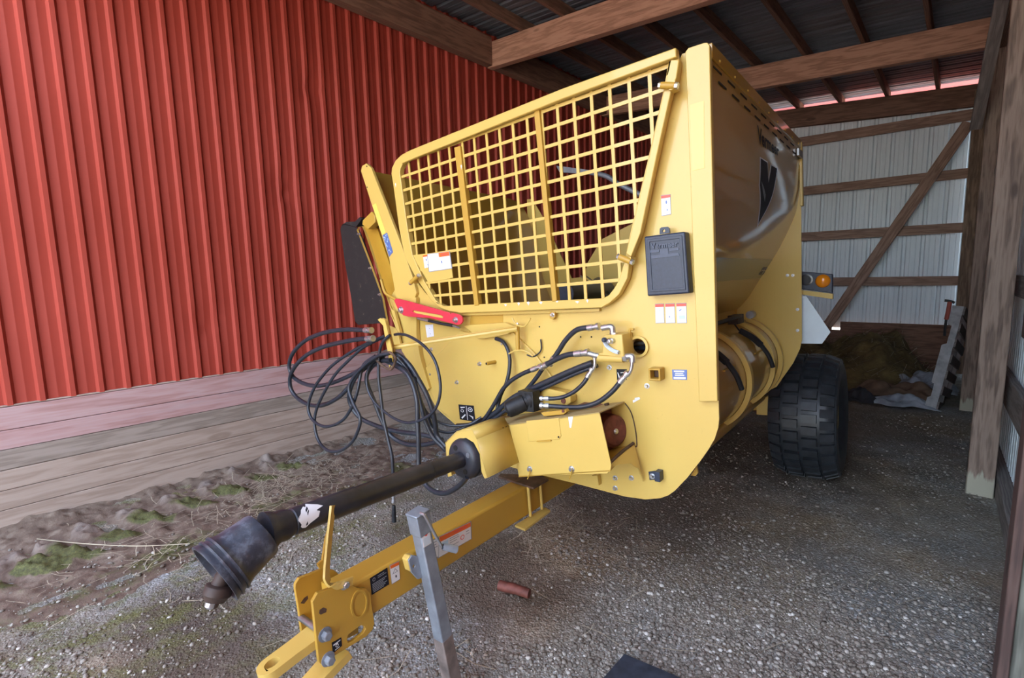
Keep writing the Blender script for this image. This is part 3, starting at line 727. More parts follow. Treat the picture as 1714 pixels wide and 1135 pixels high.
# manual box with raised lettering
mb = MB()
bx = [(1078, 396), (1146, 387.5), (1153.5, 491), (1083.5, 496)]
mb.prism(P(bx, -.055), B3 * .054, 'black_plastic')
mbox = part(mb, 'manual_box', bevel=.006)
mb = MB(); mb.prism(P([(1104, 392), (1104, 383), (1107, 380.5), (1117, 379.5), (1120, 382), (1121, 390)], -.045), B3 * .008, 'black_plastic', [[fp(1111, 386.5, -.045) + .006 * V(math.cos(t), 0, math.sin(t)) for t in np.linspace(0, 6.283, 13)[:-1]]]); part(mb, 'hang_tab', mbox)
mb = MB(); mb.prism(P([(1083, 401), (1141, 394), (1147.5, 485), (1088, 489)], -.0585), B3 * .0035, 'black_plastic', [P([(1087, 405), (1137, 399), (1143.5, 481), (1092, 485)], -.0585)]); part(mb, 'raised_rim', mbox, bevel=.001)
def text_mesh(txt, name, bold=.012, shear=0.0):
    cu = bpy.data.curves.new(name, 'FONT'); cu.body = txt; cu.extrude = 0; cu.offset = bold; cu.shear = shear; cu.resolution_u = 3
    o = bpy.data.objects.new(name, cu); COL.objects.link(o)
    dg = bpy.context.evaluated_depsgraph_get(); me = bpy.data.meshes.new_from_object(o.evaluated_get(dg))
    bm = bmesh.new(); bm.from_mesh(me); bmesh.ops.triangulate(bm, faces=bm.faces[:]); bmesh.ops.remove_doubles(bm, verts=bm.verts[:], dist=1e-5)
    vs = np.array([v.co[:] for v in bm.verts]); fs = [tuple(v.index for v in f.verts) for f in bm.faces]
    ed = [tuple(v.index for v in e.verts) for e in bm.edges if len(e.link_faces) == 1]
    bm.free(); bpy.data.objects.remove(o); bpy.data.curves.remove(cu); bpy.data.meshes.remove(me)
    lo = vs.min(0); hi = vs.max(0); vs = (vs - lo) / np.maximum(hi - lo, 1e-9)
    return vs[:, :2], fs, ed
def text_on(txt, quad, mat, name, parent, depth, lift, bold=.012, label=None):
    """quad: TL,TR,BR,BL 3D points; letters raised by lift (vector)"""
    uvs, fs, ed = text_mesh(txt, name, bold); q = quad
    base = [lerp(lerp(q[3], q[2], u), lerp(q[0], q[1], u), v) for u, v in uvs]; n = len(base)
    m = MB(); lift = np.array(lift)
    vs = base + [p + lift for p in base]
    m.add(vs, [tuple(n + i for i in f) for f in fs] + [(a, b, b + n, a + n) for a, b in ed], mat)
    return part(m, name, parent, sharp=20, label=label)
text_on('Vermeer', P([(1089.5, 407.5), (1135, 402.5), (1135.8, 412.5), (1090.5, 417.5)], -.0552), 'box_lettering', 'embossed_lettering', mbox, 0, -B3 * .0045, .02)
mb = MB()
for q in ([(1088, 419), (1103, 417.5), (1103, 422), (1088, 423.5)], [(1120, 416), (1136, 414.5), (1136, 419), (1120, 420.5)], [(1104, 417), (1118, 416), (1119, 425), (1105, 426.5)], [(1089, 428), (1136, 423), (1137, 428), (1090, 433)]):
    mb.prism(P(q, -.0575), B3 * .0022, 'box_lettering')
part(mb, 'embossed_lines', mbox)

# hopper side (right), profile in (a, c) carried back along b
LB = 1.93
prof_r = [(-.004, -.004), (-.004, -.10), (-.010, -.155), (-.012, -.22), (-.014, -.28), (-.022, -.36), (-.034, -.434), (-.056, -.50), (-.083, -.555), (-.12, -.635), (-.168, -.723), (-.225, -.81), (-.286, -.903), (-.345, -1.0), (-.40, -1.07), (-.47, -1.13)]
def cr2(P_, k=4):
    P_ = [np.array(p, float) for p in P_]; Q = []
    for i in range(len(P_) - 1):
        p0 = P_[max(i - 1, 0)]; p1 = P_[i]; p2 = P_[i + 1]; p3 = P_[min(i + 2, len(P_) - 1)]
        for j in range(k):
            t = j / k; Q.append(.5 * (2 * p1 + (p2 - p0) * t + (2 * p0 - 5 * p1 + 4 * p2 - p3) * t * t + (3 * p1 - p0 - 3 * p2 + p3) * t ** 3))
    Q.append(P_[-1]); Q = np.array(Q)
    for _ in range(6): Q[1:-1] = .25 * Q[:-2] + .5 * Q[1:-1] + .25 * Q[2:]
    return [tuple(q) for q in Q]
prof_r = cr2(prof_r)
mb = MB()
nb = 2
vs = []
for b in (0.011, LB):
    for a, c in prof_r: vs.append((a, b, c))
    for a, c in prof_r: vs.append((a - .006, b, c + .0))
n = len(prof_r)
fs = [(i, i + 1, 2 * n + i + 1, 2 * n + i) for i in range(n - 1)] + [(n + i + 1, n + i, 3 * n + i, 3 * n + i + 1) for i in range(n - 1)] + [(0, 2 * n, 3 * n, n)]
mb.add(vs, [tuple(reversed(f)) for f in fs], 'yellow_gloss_shaded', True)
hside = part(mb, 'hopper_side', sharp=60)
# bent top edge and slotted hems
mb = MB(); mb.prism([V(.004, .03, .012), V(.004, .03, -.045), V(-.012, .03, -.045), V(-.05, .03, .012)], B3 * (LB - .03), 'yellow_gloss_shaded'); part(mb, 'top_hem', hside, bevel=.003)
for k in range(10):
    b0 = .08 + k * .19
    for j, c in enumerate((-.065, -.105)):
        m2 = MB(); m2.box((-.0035 + .001, b0 + .03 + .06 * j, c - .0), (.001, .052, .0035), 'dark_hole'); part(m2, 'hem_slot', hside)
for k in range(9):
    mb = MB(); mb.lathe(V(.004, .12 + k * .21, -.03), A3, [(0, .006), (.004, .004)], 'yellow_worn_shaded', 10); part(mb, 'hem_rivet', hside)
mb = MB(); mb.box((.006, LB - .09, -.088), (.006, .07, .022), 'steel'); part(mb, 'side_clamp', hside)
# arc-length map on the side profile for its decals
pr = np.array(prof_r); seglen = np.r_[0, np.cumsum(np.hypot(*np.diff(pr, axis=0).T))]
def on_side(b, c, out=.002):
    cs = pr[::-1, 1]; a = np.interp(c, cs, pr[::-1, 0])
    da = (np.interp(c + .01, cs, pr[::-1, 0]) - np.interp(c - .01, cs, pr[::-1, 0])) / .02
    nn = V(1, 0, -da); nn /= np.linalg.norm(nn)
    return V(a, b, c) + nn * out
def side_poly(poly, mat, name, lift=.0015, parent=None, label=None):
    """poly in (b, c), subdivided strip-wise so that it follows the curve"""
    cs = sorted({p[1] for p in poly}); lo, hi = min(cs), max(cs)
    m = MB(); cuts = np.unique(np.r_[np.linspace(lo, hi, 26), cs])
    def xat(c):
        xs_ = []
        n_ = len(poly)
        for i in range(n_):
            (b1, c1), (b2, c2) = poly[i], poly[(i + 1) % n_]
            if min(c1, c2) <= c <= max(c1, c2) and c1 != c2: xs_.append(b1 + (b2 - b1) * (c - c1) / (c2 - c1))
        return sorted(xs_)
    for c0, c1 in zip(cuts[:-1], cuts[1:]):
        e = 1e-5; x0 = xat(c0 + e); x1 = xat(c1 - e)
        for i in range(0, min(len(x0), len(x1)) - 1, 2):
            m.add([on_side(x0[i], c0, lift), on_side(x0[i + 1], c0, lift), on_side(x1[i + 1], c1, lift), on_side(x1[i], c1, lift)], [(0, 1, 2, 3)], mat, True)
    return m
def sb(x, y):
    """(b, c) on the side where the photo's sight line meets it"""
    c = -.2
    for _ in range(40):
        a = np.interp(c, pr[::-1, 1], pr[::-1, 0]); l = fa(x, y, a); c = .5 * c + .5 * l[2]
    return l[1], l[2]
V1 = [sb(*q) for q in [(1272.5, 265), (1283.5, 272.5), (1285.5, 306), (1290.5, 277), (1300, 282.5), (1293.5, 320), (1268.5, 375), (1271, 310)]]
VW = [sb(*q) for q in [(1271.3, 262.5), (1284.5, 270.5), (1286, 296), (1289.3, 275), (1301.3, 281.5), (1294.5, 322), (1267, 380), (1269.5, 310)]]
m = side_poly(VW, 'decal_white', 'emblem', .0012); emb = part(m, 'emblem', hside, sharp=80, label='white edge of the black emblem')
m = side_poly(V1, 'decal_black', 'emblem_face', .0024); part(m, 'emblem_face', emb, sharp=80)
sw = [sb(*q) for q in [(1273, 303), (1277, 312), (1280.5, 326), (1279, 338), (1276, 322)]]
m = side_poly(sw, 'decal_grey', 'emblem_swoosh', .0034); part(m, 'emblem_swoosh', emb, sharp=80)
tb = [sb(1266.5, 209), sb(1303, 245), sb(1303, 262), sb(1267.5, 240)]
uvs, fs, ed = text_mesh('Vermeer', 'side_lettering', .03)
mtx = MB(); tq = [np.array(t) for t in tb]
mtx.add([on_side(*lerp(lerp(tq[3], tq[2], u), lerp(tq[0], tq[1], u), v), .0025) for u, v in uvs], fs, 'decal_black'); part(mtx, 'side_lettering', hside, label='black lettering on the hopper side')
c_hi = sb(1230, 432)[1]; c_lo = sb(1230, 469)[1]
m = side_poly([(.015, c_lo), (LB - .005, c_lo), (LB - .005, c_hi), (.015, c_hi)], 'olive_band', 'side_band', .0015); bandp = part(m, 'side_band', hside, sharp=80, label='dark olive stripe low on the hopper side')
b0, c0 = sb(1268, 461); b1, c1 = sb(1288, 451)
for j, (u0, u1, v0, v1) in enumerate(((0, .75, .62, .95), (.02, .98, .08, .5))):
    m = MB()
    for k in range(4):
        f0, f1 = (k + .1) / 4, (k + .85) / 4
        bb0 = b0 + (b1 - b0) * (u0 + (u1 - u0) * f0); bb1 = b0 + (b1 - b0) * (u0 + (u1 - u0) * f1); h = .055
        m.add([on_side(bb0, c0 + h * v0, .003), on_side(bb1, c0 + h * v0, .003), on_side(bb1, c0 + h * v1, .003), on_side(bb0, c0 + h * v1, .003)], [(0, 1, 2, 3)], 'decal_grey')
    part(m, 'band_characters', bandp)

# rear plate, same outline on the right; V opening at the back of the hopper
rr_ = [(-.002, .0), (-.012, -.70), (-.022, -1.34), (-.035, -1.40), (-.078, -1.50), (-.19, -1.68), (-.40, -1.80), (-1.30, -1.80), (-1.72, -1.45)]
def rp(x, y): l = fp(x, y, LB); return (l[0], l[2])
rear = rr_ + [(-1.95, -1.1), rp(880, 520), rp(890, 480)][:0] + [(-1.93, -.95), rp(936, 470), rp(882, 334), rp(890, 333), rp(906, 352), rp(932, 420), rp(957, 466), rp(978, 463), rp(984, 439), rp(999, 414), rp(1008, 400), rp(1063, 372), rp(1105, 345), rp(1150, 300), (-.55, .0)]
rear = rr_ + [(-2.0, -1.05), rp(886, 480), rp(882, 334), rp(890, 333), rp(908, 362), rp(935, 420), rp(957, 466), rp(978, 463), rp(984, 439), rp(999, 414), rp(1008, 400), rp(1063, 372), rp(1105, 345), rp(1150, 300), (-.55, .0)]
mb = MB(); mb.prism([V(a, LB, c) for a, c in rear], B3 * .010, 'yellow_paint'); rpl = part(mb, 'rear_plate', sharp=30)
for x, y in ((962, 497), (982, 497), (1327, 461), (1318, 461), (1335, 518), (1335, 553)):
    mb = MB(); bolt(mb, fp(x, y, LB - .0005), .007); part(mb, 'rear_plate_bolt', rpl)
mb = MB(); mb.prism([V(-.01, LB - .03, -.0), V(.008, LB - .03, -.0), V(.008, LB - .03, -.42), V(-.01, LB - .03, -.42)], B3 * .045, 'yellow_paint'); part(mb, 'rear_flange', rpl, bevel=.003)

# left loading side of the hopper
mb = MB()
ls = [(-2.215, .02), (-2.12, -.10), (-2.03, -.25), (-1.93, -.48), (-1.80, -.80), (-1.70, -.97), (-1.55, -1.15)]
vs = []
ls_r = [rp(*q) for q in [(856, 333), (875, 341), (886, 363), (897, 399), (905, 440), (911, 466), (924, 502)]]
for b, L_ in ((.03, ls), (LB - .02, ls_r)):
    for a, c in L_: vs.append((a, b, c))
    for a, c in L_: vs.append((a - .01, b, c - .006))
n = len(ls)
fs = [(i, i + 1, 2 * n + i + 1, 2 * n + i) for i in range(n - 1)] + [(n + i + 1, n + i, 3 * n + i, 3 * n + i + 1) for i in range(n - 1)] + [(0, 2 * n, 3 * n, n), (0, n, n + 1, 1)]
mb.add(vs, fs, 'yellow_gloss_shaded', True); part(mb, 'loading_side', sharp=60)
# hopper floor between the sides
mb = MB(); mb.prism([V(-1.72, .02, -1.06), V(-.44, .02, -1.10), V(-.44, .02, -1.16), V(-1.72, .02, -1.12)], B3 * (LB - .03), 'yellow_worn_shaded'); part(mb, 'hopper_floor')
# feed roller and slope plates seen through the guard
mb = MB(); r0 = fp(1012, 487, 1.2); r1 = fp(1003, 478, 1.9)
mb.tube([r0 + V(0, -.9, 0) * .6, r0, r1], .075, 'black_plastic', 18, False); part(mb, 'feed_roller')
mb = MB(); p0 = fp(972, 462, 1.6); p1 = fp(1022, 500, 1.0); mb.tube([p0, p1], .008, 'zinc', 8, False); mb.tube([p0 + V(.03, 0, .01), p1 + V(.03, 0, .01)], .006, 'steel', 8, False); part(mb, 'roller_rods')
# lifting forks sticking up behind the hopper
mb = MB()
q = [fp(930, 277, 2.42), fp(990, 285, 2.42), fp(992, 292, 2.42), fp(936, 288, 2.42)]
mb.prism(q, V(.0, .05, .0), 'galvanised'); part(mb, 'fork_blade', bevel=.003)
mb = MB(); mb.tube([fp(988, 289, 2.44), fp(1015, 295, 2.44), fp(1035, 308, 2.44), fp(1070, 325, 2.44), fp(1110, 345, 2.44), fp(1180, 400, 2.3), fp(1200, 520, 2.0)], .024, 'galvanised', 12); part(mb, 'fork_arm')

# folded side chute: two arms, panel and rubber deflector
mb = MB(); arm1 = [(604, 286), (606, 278), (613, 273.5), (621, 281), (671, 408), (690, 462), (697, 490), (690, 512), (672, 505), (663, 498), (651, 432)]
mb.prism(P(arm1, -.022), B3 * .02, 'yellow_paint')
for x, y in ((614, 278.5), (614.5, 313.5)): mb.lathe(fp(x, y, -.0225), -B3, [(0, .005), (.001, .005)], 'dark_hole', 10)
a1 = part(mb, 'chute_arm', bevel=.002)
mb = MB(); mb.prism(P([(623.5, 344), (629, 340), (645.5, 389), (640, 393.5)], -.0235), B3 * .001, 'yellow_bright'); part(mb, 'reflector_strip', a1, label='bright yellow reflective strip on the chute arm')
refl = [(random.random(), random.random()) for _ in range(16)]
decal('reflector_decal', [(640.5, 394), (648, 389.5), (658, 422), (651.5, 430)], F(-.0225), -B3, [([(u * .8 + .02, v * .9 + .02), (u * .8 + .18, v * .9 + .0), (u * .8 + .12, v * .9 + .08)], 'decal_pale_blue') for u, v in refl], base='decal_blue', parent=a1, label='blue and white reflective tape')
mb = MB(); arm2 = [(597, 385), (600, 380), (606, 378.5), (615, 400), (637, 470), (648, 500), (662, 540), (670, 575), (655, 585), (648, 545), (640, 500), (622, 450)]
mb.prism(P(arm2, -.03), B3 * .015, 'yellow_paint', [P([(652, 521), (656, 518), (660, 521), (668, 548), (671, 562), (664, 552), (656, 535)][:6], -.03)])
for x, y in ((601.5, 392), (620, 449), (636, 493)): bolt(mb, fp(x, y, -.03), .006)
a2 = part(mb, 'chute_arm', bevel=.002)
mb = MB(); mb.prism(P([(607, 379), (628, 372), (662, 470), (666, 498), (648, 498), (636, 465)], .05), B3 * .012, 'yellow_gloss_shaded'); part(mb, 'chute_panel')
mb = MB(); mb.prism(P([(607, 369), (622, 354), (627, 360), (628, 372), (616, 384), (606, 376)], -.02), B3 * .05, 'yellow_worn_shaded'); part(mb, 'panel_lip', bevel=.004)
mb = MB(); mb.prism(P([(569.5, 384), (571, 378), (577, 375.5), (588, 378), (598, 382), (606, 400), (641, 500), (650, 545), (640, 541), (599, 544), (594, 538), (588, 500), (577, 440)], .06), B3 * .014, 'flap_rubber'); fl = part(mb, 'rubber_deflector', bevel=.003)
mb = MB(); mb.prism(P([(571, 377), (577, 375), (596, 380), (606, 366), (602, 363.5), (594, 371), (580, 371.5)], .055), B3 * 1.2, 'flap_rubber'); part(mb, 'deflector_hood', fl)
mb = MB(); mb.tube(P([(638, 468), (645, 490), (660, 500), (668, 505)], -.04), .010, 'yellow_worn_shaded', 10); part(mb, 'chute_handle')

# red link and gas strut
mb = MB(); link = [(659.5, 503), (662, 500), (668, 500.5), (690, 506), (752, 523.5), (754, 527), (756, 523.5), (768, 526.5), (773, 531), (774, 538), (771, 543), (765, 544), (720, 532.5), (683, 530), (675, 528), (667, 520)]
slot = [(690, 521.5), (692, 519.5), (738, 527.5), (742, 530.5), (740, 533), (695, 524.5)]
mb.prism(P(link, -.075), B3 * .012, 'red_paint', [P(slot, -.075)])
lk = part(mb, 'red_link', bevel=.0015, label='red slotted link plate')
mb = MB(); mb.prism(P([(690, 521.5), (692, 519.5), (738, 527.5), (742, 530.5), (740, 533), (695, 524.5)], -.068), B3 * .006, 'yellow_paint'); part(mb, 'slot_bar', lk)
for x, y, r in ((671.5, 519, .014), (763, 535.5, .011)):
    mb = MB(); bolt(mb, fp(x, y, -.075), r, h=.014); mb.tube([fp(x, y, -.065), fp(x, y, -.001)], .009, 'steel', 10, False); part(mb, 'link_bolt', lk)
mb = MB(); mb.tube(P([(701, 533), (740, 542), (758, 545)], -.05), .0085, 'rubber', 10, False); mb.tube(P([(758, 545), (770, 549)], -.05), .006, 'zinc', 8, False); mb.tube(P([(700, 532.5), (718, 537)], -.05), .0095, 'zinc', 10, False); part(mb, 'gas_strut')
mb = MB(); mb.prism(P([(686, 500), (696, 498), (697, 560), (703, 598), (719, 650), (712, 656), (694, 600), (688, 560)], -.03), B3 * .028, 'yellow_paint'); part(mb, 'chute_bracket', bevel=.003)
mb = MB(); mb.prism(P([(775, 545), (845, 540), (862, 548), (850, 560), (812, 567), (800, 566)], -.03), B3 * .028, 'yellow_paint'); part(mb, 'hose_bar_bracket', bevel=.003)

# hose carrier bar, hinge pin and hooks
HB0 = fp(866, 551, -.06); HB1 = fp(655, 583, -.36)
mb = MB(); mb.tube([HB0, lerp(HB0, HB1, .5), HB1], .011, 'yellow_paint', 6, False); mb.tube([HB0 + V(0, 0, .012), HB1 + V(0, 0, .012)], .006, 'yellow_worn_shaded', 6, False); hbar = part(mb, 'hose_carrier_bar')
mb = MB(); mb.tube(P([(866, 543), (867, 586)], -.05), .011, 'yellow_worn_shaded', 12, False); mb.lathe(fp(866, 543, -.05), C3, [(0, .009), (.008, .006)], 'zinc', 8); part(mb, 'carrier_hinge_pin')
mb = MB(); mb.tube(P([(857, 532), (864, 543), (878, 546), (888, 533)], -.06), .0045, 'yellow_paint', 8); mb.tube(P([(852, 592), (864, 587), (880, 588), (892, 596)], -.06), .0045, 'yellow_paint', 8); part(mb, 'wire_hooks')
for off in (0, 1):
    mb = MB(); q = [(636, 535), (640, 532.5), (648, 535), (654, 560), (660, 585), (661, 606), (655, 616), (654, 595), (650, 575), (645, 545)]
    mb.prism([p + V(-.02 * off, 0, .0) for p in P(q, -.36 - .03 * off)], B3 * .006, 'yellow_paint'); part(mb, 'hose_hook', hbar)

# hydraulic hoses
def zpts(L, ox=460, oy=500, s=.2335): return [(ox + u * s, oy + v * s) for u, v in L]
HS = 1.3
def hose(pix, r, b0, b1, ends=(), name='hydraulic_hose', mid=None, mat='hose_rubber', bl=None):
    n = len(pix); pts = []
    for i, (x, y) in enumerate(pix):
        t = i / (n - 1); b = b0 + (b1 - b0) * t
        if mid is not None: b += mid * math.sin(math.pi * t)
        if bl is not None: b = bl[i]
        pts.append(fp(x, y, b))
    r = r * HS
    m = MB(); m.tube(pts, r, mat, 10, True, 7); h = part(m, name)
    for (k, sgn, ln) in ends:   # metal couplings at either end
        p = pts[k]; qn = pts[k + sgn]; d = (p - qn) / np.linalg.norm(p - qn)
        m = MB(); m.lathe(p - d * .012, d, [(0, r * 1.22), (.6 * ln, r * 1.22), (.6 * ln, r * .9), (ln, r * .9), (ln, r * 1.3), (ln + .014, r * 1.3)], 'zinc', 14); part(m, 'coupling', h)
    return h
hose(zpts([(655, 226), (500, 222), (350, 245), (220, 300), (130, 390), (103, 480), (128, 555), (200, 605), (290, 625), (380, 613), (480, 578), (570, 533), (640, 490), (700, 440), (790, 398)]), .0100, -.42, -.38, [(0, 1, .05)])
hose(zpts([(668, 287), (600, 291), (480, 312), (350, 345), (230, 403), (150, 480), (110, 560), (115, 645), (165, 715), (255, 762), (350, 762), (450, 712), (520, 645), (560, 590), (620, 520), (690, 470), (780, 430)]), .0100, -.45, -.38, [(0, 1, .05)])
hose(zpts([(790, 268), (640, 332), (520, 400), (400, 490), (300, 610), (250, 720), (241, 800), (272, 870), (340, 913), (420, 908), (500, 858), (560, 760), (595, 650), (612, 560), (640, 470), (720, 410)]), .0070, -.38, -.40, mid=-.10)
hose(zpts([(775, 278), (640, 345), (540, 432), (440, 535), (360, 660), (300, 790), (285, 900), (312, 1015), (375, 1085), (460, 1092), (550, 1032), (602, 930), (610, 850), (565, 755), (532, 650), (560, 570), (640, 480), (740, 410), (825, 392)]), .0070, -.38, -.42, mid=-.10)
hose(zpts([(860, 258), (900, 254), (960, 268), (1060, 330), (1140, 430), (1180, 560), (1185, 680), (1150, 790), (1070, 860), (970, 890), (880, 870), (790, 812), (710, 735), (665, 640), (662, 540), (690, 470), (760, 420)]), .0058, -.34, -.40, mid=-.06)
dl = zpts([(825, 262), (775, 310), (748, 400), (745, 560), (760, 700), (780, 860), (810, 1000), (840, 1135)]) + [(658, 800), (658.5, 830)]
h = hose(dl, .0068, -.40, -.46, [(-1, -1, .035)])
m = MB(); p = fp(659, 846, -.46); d = (fp(660, 895, -.46) - p); d /= np.linalg.norm(d)
m.lathe(p, d, [(0, .008), (.012, .0105), (.03, .0105), (.031, .0115), (.075, .0125), (.095, .0125)], 'rubber', 14); part(m, 'connector_plug', h, label='black connector plug')
hose(zpts([(800, 392), (880, 402), (960, 470), (1030, 580), (1090, 690), (1130, 800), (1150, 900), (1165, 985), (1230, 1060)]), .0105, -.36, -.30)
hose(zpts([(780, 440), (850, 470), (940, 530), (990, 620), (1020, 740), (1024, 880), (1030, 1000), (1032, 1135)]) + [(702, 785), (712, 810), (728, 823), (748, 825), (770, 812), (782, 798)], .0095, -.38, -.50)
hose(zpts([(830, 440), (740, 455), (672, 520), (660, 600), (715, 740), (770, 880), (830, 980), (920, 1035), (1010, 1050), (1110, 1040), (1200, 1010)]), .0095, -.40, -.30)
hose(zpts([(740, 420), (640, 490), (565, 590), (532, 700), (560, 790), (620, 860), (700, 900), (800, 935), (920, 957), (1060, 975), (1160, 1000)]), .0098, -.42, -.30)
hose(zpts([(880, 420), (960, 520), (1010, 620), (1050, 740), (1100, 850), (1130, 915), (1190, 950), (1260, 957), (1330, 932), (1400, 900), (1460, 865)]), .0065, -.38, -.14)
hose(zpts([(860, 440), (930, 490), (985, 570), (1030, 690), (1075, 860), (1130, 985), (1200, 1060), (1228, 1092)]), .0095, -.37, -.30)
hose(zpts([(1000, 560), (1040, 700), (1080, 800), (1150, 870), (1240, 905), (1330, 910), (1410, 895), (1480, 850)]), .0055, -.36, -.13)
# straps holding the bundle
mb = MB(); mb.tube(P([(628, 600), (640, 612), (655, 618), (662, 600), (652, 590), (640, 592)], -.42), .007, 'rust_plate', 8); part(mb, 'hose_strap')
# hoses on the plate
hose([(988, 548.5), (966, 552), (948, 568), (936, 586), (926, 601)], .0095, -.085, -.08, [(0, 1, .045), (-1, -1, .035)])
hose([(921, 606), (910, 615), (898, 632), (885, 648), (866, 668), (850, 682)], .0085, -.07, -.06)
hose([(966, 592), (950, 594), (934, 600), (922, 606), (913, 611)], .0100, -.09, -.09, [(0, 1, .06), (-1, -1, .03)])
hose([(893, 618), (874, 626), (856, 637), (842, 651), (832, 668), (820, 688), (808, 703), (790, 710), (765, 712)], .0085, -.09, -.12, [(0, 1, .05)])
hose([(992, 607), (958, 620), (920, 637), (888, 652), (862, 664), (846, 676), (830, 690), (806, 706)], .0110, -.06, -.10)
hose([(1000, 612), (965, 625), (925, 643), (893, 658), (866, 672), (845, 688), (822, 704), (800, 714), (770, 716)], .0075, -.05, -.12)
hose([(985, 628), (977, 641), (962, 655), (944, 664), (928, 667), (915, 667)], .0075, -.09, -.13, [(0, 1, .035), (-1, -1, .03)])
hose([(1040, 637), (1025, 655), (1003, 672), (980, 680), (955, 682), (925, 680), (915, 679.5)], .0088, -.09, -.14, [(0, 1, .045), (-1, -1, .03)])
hose([(830, 567), (843, 573), (852, 592), (853, 615), (848, 640), (838, 662), (832, 685)], .0078, -.02, -.09)
hose([(905, 568), (906, 584), (901, 592), (892, 597), (882, 594)], .0028, -.01, -.015)
hose([(866, 662), (880, 652), (900, 646), (918, 643)], .0040, -.05, -.05)

# hydraulic valve block
mb = MB(); mb.prism(P([(1010, 561), (1041, 559.5), (1045, 598), (1002, 594), (1002, 591), (1008, 590)], -.105), B3 * .10, 'yellow_paint')
vb = part(mb, 'valve_block', bevel=.004)
mb = MB(); p0 = fp(1003, 599, -.085); p1 = fp(1044, 600, -.085); mb.tube([p0, p1], .019, 'yellow_paint', 18, False); part(mb, 'valve_barrel', vb)
mb = MB(); arc = P([(1012, 571), (1016, 579), (1023, 585), (1031, 589), (1036, 590)], -.112); mb.tube(arc, .009, 'sign_back', 6); mb.tube([a + V(0, -.006, 0) for a in arc], .0065, 'sign_back', 6); part(mb, 'indicator_arc', vb)
mb = MB(); mb.lathe(fp(1009.5, 569.5, -.15), B3, [(0, .007), (.004, .0105), (.016, .0105), (.022, .007)], 'black_plastic', 16); mb.tube([fp(1011, 569, -.13), fp(1025, 569, -.108)], .005, 'rust_brown', 8, False); part(mb, 'valve_knob', vb)
mb = MB(); mb.lathe(fp(1027, 570, -.10), V(-.12, -1, 0), [(0, .012), (.02, .012), (.02, .009), (.04, .009), (.041, .006)], 'zinc', 16); part(mb, 'valve_nut', vb)
mb = MB(); mb.tube(P([(1008, 549), (1017, 547.5), (1024, 547.5), (1025.5, 552), (1026, 560)], -.085), .0135, 'zinc', 12, True, 4); mb.lathe(fp(1027, 559, -.085), -C3, [(-.006, .017), (.008, .017)], 'zinc', 6); part(mb, 'elbow_fitting', vb)
mb = MB(); mb.tube(P([(1044, 599), (1052, 596.5), (1058, 597), (1059, 602), (1058.5, 606)], -.09), .0140, 'zinc', 12, True, 4); mb.lathe(fp(1046, 599, -.09), A3, [(-.004, .018), (.012, .018)], 'zinc', 6); mb.tube(P([(1058, 604), (1057.5, 613), (1055, 622), (1048, 630), (1041, 636)], -.09), .008, 'zinc', 10); part(mb, 'elbow_fitting', vb)
mb = MB(); mb.tube(P([(1003, 596), (993, 594), (986, 592), (972, 591.5)], -.088), .0130, 'zinc', 12, True, 4); mb.tube(P([(994, 594), (995.5, 603), (995, 614), (990, 622), (985, 629)], -.088), .0075, 'zinc', 10); part(mb, 'tee_fitting', vb)
mb = MB(); mb.tube(P([(1054, 592), (1054, 555), (1057, 551), (1061, 551.5)], -.03), .005, 'yellow_worn_shaded', 8, True, 4); part(mb, 'valve_guard_rod', vb)
# hydraulic motor on the shield top
mb = MB(); p0 = fp(850, 686, -.20); p1 = fp(884, 671, -.13); d = (p1 - p0) / np.linalg.norm(p1 - p0)
mb.lathe(p0, d, [(-.008, .030), (0, .040), (.02, .042), (.09, .042), (.09, .036), (.105, .036), (.105, .050), (.13, .050)], 'black_cast', 22)
for k in range(7):
    t = k * 2 * math.pi / 7; u = np.cross(d, C3); u /= np.linalg.norm(u); w = np.cross(d, u)
    mb.lathe(p0 - d * .006 + (.026 * math.cos(t)) * u + .026 * math.sin(t) * w, -d, [(0, .006), (.006, .006)], 'black_cast', 6)
mb.box(p0 + d * .115, (.045, .03, .05), 'black_cast'); part(mb, 'hydraulic_motor', bevel=.002)
mb = MB(); q = [(893, 652), (905, 648), (948, 658), (955, 664), (955, 674), (948, 679), (900, 681), (890, 676)]
mb.prism(P(q, -.06), B3 * .055, 'yellow_paint'); mb.lathe(fp(943, 671, -.061), -B3, [(0, .014), (.004, .012)], 'rust_brown', 14); part(mb, 'chain_cover', bevel=.004)
mb = MB(); mb.prism(P([(905, 691), (945, 686), (948, 690), (943, 694), (910, 697)], -.20), B3 * .03, 'yellow_worn_shaded'); mb.lathe(fp(943, 690, -.2), V(0, 0, 1), [(0, .008), (.012, .008)], 'rust_brown', 6); part(mb, 'latch_block', bevel=.002)

# driveline shield box, canted about the driveline
BSH = -.257
n0 = fp(1003, 690, BSH); m0 = fp(853, 710, BSH); m1 = fp(868, 797, BSH); n1 = fp(1022, 787, BSH)
mb = MB()
mb.prism(P([(853, 710), (1003, 690), (1023, 779), (1022, 786), (1017, 793), (868, 797)], BSH), B3 * .006, 'yellow_paint'); shp = part(mb, 'driveline_shield', bevel=.002)
def PS(pts, lift=0.0): return P(pts, BSH - lift)
mb = MB(); mb.prism(PS([(881, 704.5), (935, 700), (939, 730), (936, 735), (885, 739)], .003), B3 * .003, 'yellow_paint')
mb.lathe(fp(935, 731.5, BSH - .003), -B3, [(0, .004), (.002, .004)], 'dark_hole', 10); idoor = part(mb, 'inspection_door', shp, bevel=.001)
mb = MB(); mb.prism(PS([(898, 738), (922, 736.5), (922, 739), (898, 740)], .006), B3 * .005, 'yellow_worn_shaded'); part(mb, 'door_pull', shp)
